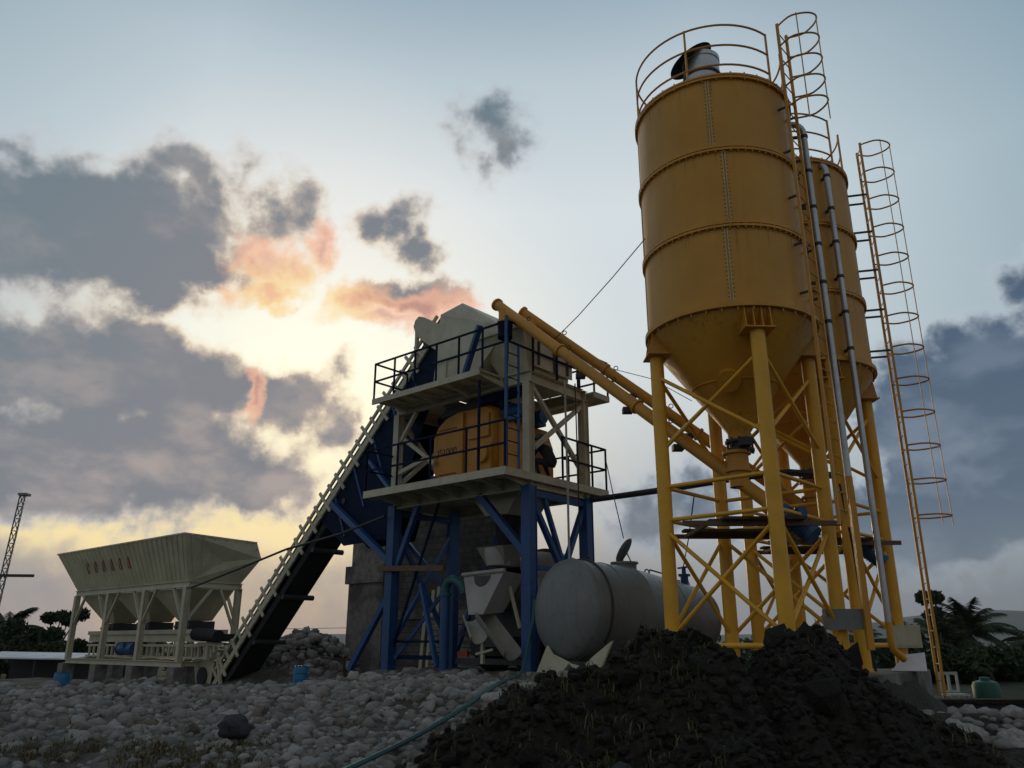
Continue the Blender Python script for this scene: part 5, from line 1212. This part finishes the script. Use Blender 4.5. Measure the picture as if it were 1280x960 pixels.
# ------------------------------------------------------------------ trees
def leaf_cloud(clumps, n, size, g):
    V = []; F = []
    w = np.array([c[1] ** 2 for c in clumps]); w = w / w.sum()
    for i in g.choice(len(clumps), n, p=w):
        c, r, fl = clumps[i]; d = g.normal(0, 1, 3); d /= np.linalg.norm(d); rr = r * g.random() ** .38
        p = np.array(c) + d * rr * np.array([1, 1, fl])
        s = size * g.uniform(.6, 1.35); a = g.normal(0, 1, 3); a /= np.linalg.norm(a); b = np.cross(a, g.normal(0, 1, 3)); b /= np.linalg.norm(b)
        k = len(V); q = [p - a * s, p + b * s * .45, p + a * s, p - b * s * .45]; V += [tuple(v) for v in q]; F.append((k, k + 1, k + 2, k + 3))
    return MB().add(V, F)
def tree(org, h, w, label, seed, n=2600, leaf=.16, group='bushy trees behind the plant', nclump=16):
    g = np.random.default_rng(seed); o = Vector(org)
    T = thing('broadleaf_tree', label, 'tree', org, None, group)
    tr_ = MB(); fork = o + Vector((g.normal(0, .1 * w), g.normal(0, .1 * w), h * .42))
    tr_.tube(o - Vector((0, 0, .3)), fork, .05 * h ** .8, 8, .034 * h ** .8)
    cl = []
    for k in range(nclump):
        a = g.uniform(0, 6.28); t = g.random(); rad = w * .5 * math.sqrt(g.random()) * (1 - .45 * t)
        c = (o.x + rad * math.cos(a), o.y + rad * math.sin(a), o.z + h * (.38 + .56 * t)); cl.append((c, w * g.uniform(.10, .2), .75))
        tr_.tube(fork, c, .018 * h ** .8, 6, .006 * h ** .8)
    part('trunk', tr_, M['bark'], T); part('crown', leaf_cloud(cl, n, leaf, g), M['leaf'], T)
    return T
def palm(org, h, fl, label, seed, lean=.1):
    g = np.random.default_rng(seed); o = Vector(org)
    T = thing('palm_tree', label, 'palm', org, None, 'coconut palms beyond the yard')
    top = o + Vector((lean * h, 0, h)); pts = [o + Vector((lean * h * (t ** 1.7), 0, h * t)) for t in np.linspace(-.05, 1, 8) if t >= 0]
    part('trunk', MB().path(pts, .13, 10), M['bark'], T)
    V = []; F = []; rm = MB()
    for k in range(30):
        az_ = k * 2.4 + g.uniform(-.25, .25); e0 = R(g.uniform(-25, 80)); L_ = fl * g.uniform(.8, 1.1); p = top.copy(); n = 12; rp = [p.copy()]
        for q in range(n):
            e = e0 - (q / n) ** 1.3 * R(75 if e0 > 0 else 45); d = Vector((math.cos(az_) * math.cos(e), math.sin(az_) * math.cos(e), math.sin(e))); pn = p + d * (L_ / n)
            sd_ = d.cross(Vector((0, 0, 1))).normalized(); up = sd_.cross(d)
            if q > 0:
                ln = fl * .26 * math.sin(math.pi * min(1, .18 + .8 * q / n)) ** .7
                for j in range(5):
                    b = p.lerp(pn, j / 5)
                    for s in (-1, 1):
                        e_ = b + (sd_ * s * .8 + d * .55 - Vector((0, 0, .45 + .3 * g.random()))).normalized() * ln * g.uniform(.8, 1.1); wv = d * (.035 * fl / 2)
                        kx = len(V); V += [tuple(b - wv * .5), tuple(b + wv), tuple(e_)]; F.append((kx, kx + 1, kx + 2))
            p = pn; rp.append(p.copy())
        rm.path(rp, .018, 5)
    cr = part('crown', MB().add(V, F), M['palm'], T); part('frond_rib', rm, M['palm'], cr)
def zg(x, y): return float(ground_h(x, y))
for i, (x, y, top, w, lb) in enumerate([(-24.7, 46, 3.3, 2.4, 'bushy dark tree just left of the batcher with a spiky top'), (-27.6, 48, 2.5, 3.0, 'loose branched dark tree second from the batcher'), (-30.5, 50, 1.9, 4.0, 'low round dark tree at the left edge beyond the mast foot'), (-22.6, 48, 1.9, 2.4, 'small dark tree seen between the left batcher legs'), (-28.5, 43, 1.4, 4.0, 'low dark bush left of the white roofed shed'), (-23.6, 43, 1.2, 3.0, 'low dark shrub right behind the white roofed shed'), (-26.4, 39.5, 1.1, 3.6, 'nearest low dark bush at the far left edge')]):
    tree((x, y, zg(x, y)), top + .2 - zg(x, y), w * 1.35, lb, 100 + i, 4600, .15, 'dark trees on the left')
palm((-30.2, 50, zg(-32, 50)), 2.2 - zg(-32, 50), 2.4, 'palm with drooping fronds at the left edge behind the mast', 201, .02)
palm((-23.0, 52, zg(-23, 52)), 1.6 - zg(-23, 52), 1.9, 'small palm seen through the left end of the batcher frame', 207, -.02)
for i, (x, y, cz_, fl, lb) in enumerate([(37.6, 69, 2.3, 3.9, 'tallest palm with a wide spread crown at the right'), (34.3, 67, 1.8, 2.8, 'palm with bent fronds left of the tallest palm'), (41.6, 66, 1.3, 3.2, 'palm cut by the right edge of the view'), (26.0, 62, 1.4, 2.2, 'small palm seen between the far silo legs'), (35.6, 76, 1.6, 3.0, 'palm half hidden behind the tallest palm')]):
    palm((x, y, zg(x, y) - .3), cz_ - zg(x, y) + .3, fl, lb, 300 + i, .02 * (-1) ** i)
for i, (x, y, top, w, lb) in enumerate([(31.4, 62, 5.6, 3.0, 'tall narrow dark tree just right of the far silo ladder'), (34.2, 60, .9, 6.0, 'broad dark bush below the palms'), (38.0, 58, .5, 6.0, 'broad green bush right of the ladder foot'), (41.0, 56, .5, 5.0, 'green bush at the right edge below the palms'), (29.8, 64, 2.4, 4.0, 'dark tree behind the far silo ladder'), (34.5, 48, .2, 5.0, 'low green bush behind the green tank'), (28.0, 50, .3, 4.6, 'low dark bush behind the white chair'), (38.6, 62, 1.2, 4.0, 'dark tree between the two right hand palms'), (16.6, 34, .95, 3.2, 'dark shrub right behind the white chair'), (18.6, 35, 1.05, 3.4, 'dark shrub just behind the green water tank'), (20.6, 36, 1.0, 3.4, 'dark shrub behind the low wall at the right edge'), (33.6, 64, 3.6, 2.8, 'loose dark tree between the ladder and the tallest palm')]):
    tree((x, y, zg(x, y)), top - zg(x, y), w * 1.15, lb, 400 + i, 5200, .2, 'dark trees and bushes on the right')
# far belt of trees, one mass
g = np.random.default_rng(77); cl_ = []
for k in range(330):
    x = -170 + k * 1.05; h_ = 2.6 + 2.4 * float(fbm(x * .06, 2.0)); cl_.append(((x, 120 + g.uniform(-6, 6), -2.8 + h_ * g.uniform(.35, .9)), h_ * .55, .8))
fo = leaf_cloud(cl_, 26000, .42, g).mesh('treeline', M['leaf']); fo_ = bpy.data.objects.new('treeline', fo); COL.objects.link(fo_); tag(fo_, kind='stuff')

# ------------------------------------------------------------------ evening air over the valley
hz = MB().box((-950, -60, -8), (3700, 3950, 170))
hm = bpy.data.materials.new('haze_air'); hm.use_nodes = True; nt = hm.node_tree; nt.nodes.clear()
pv = nt.nodes.new('ShaderNodeVolumePrincipled'); pv.inputs['Color'].default_value = (.88, .92, 1, 1); pv.inputs['Density'].default_value = 1.4e-4
mo_ = nt.nodes.new('ShaderNodeOutputMaterial'); nt.links.new(pv.outputs[0], mo_.inputs['Volume'])
hzo = bpy.data.objects.new('haze', hz.mesh('haze', hm)); COL.objects.link(hzo); tag(hzo, kind='stuff')
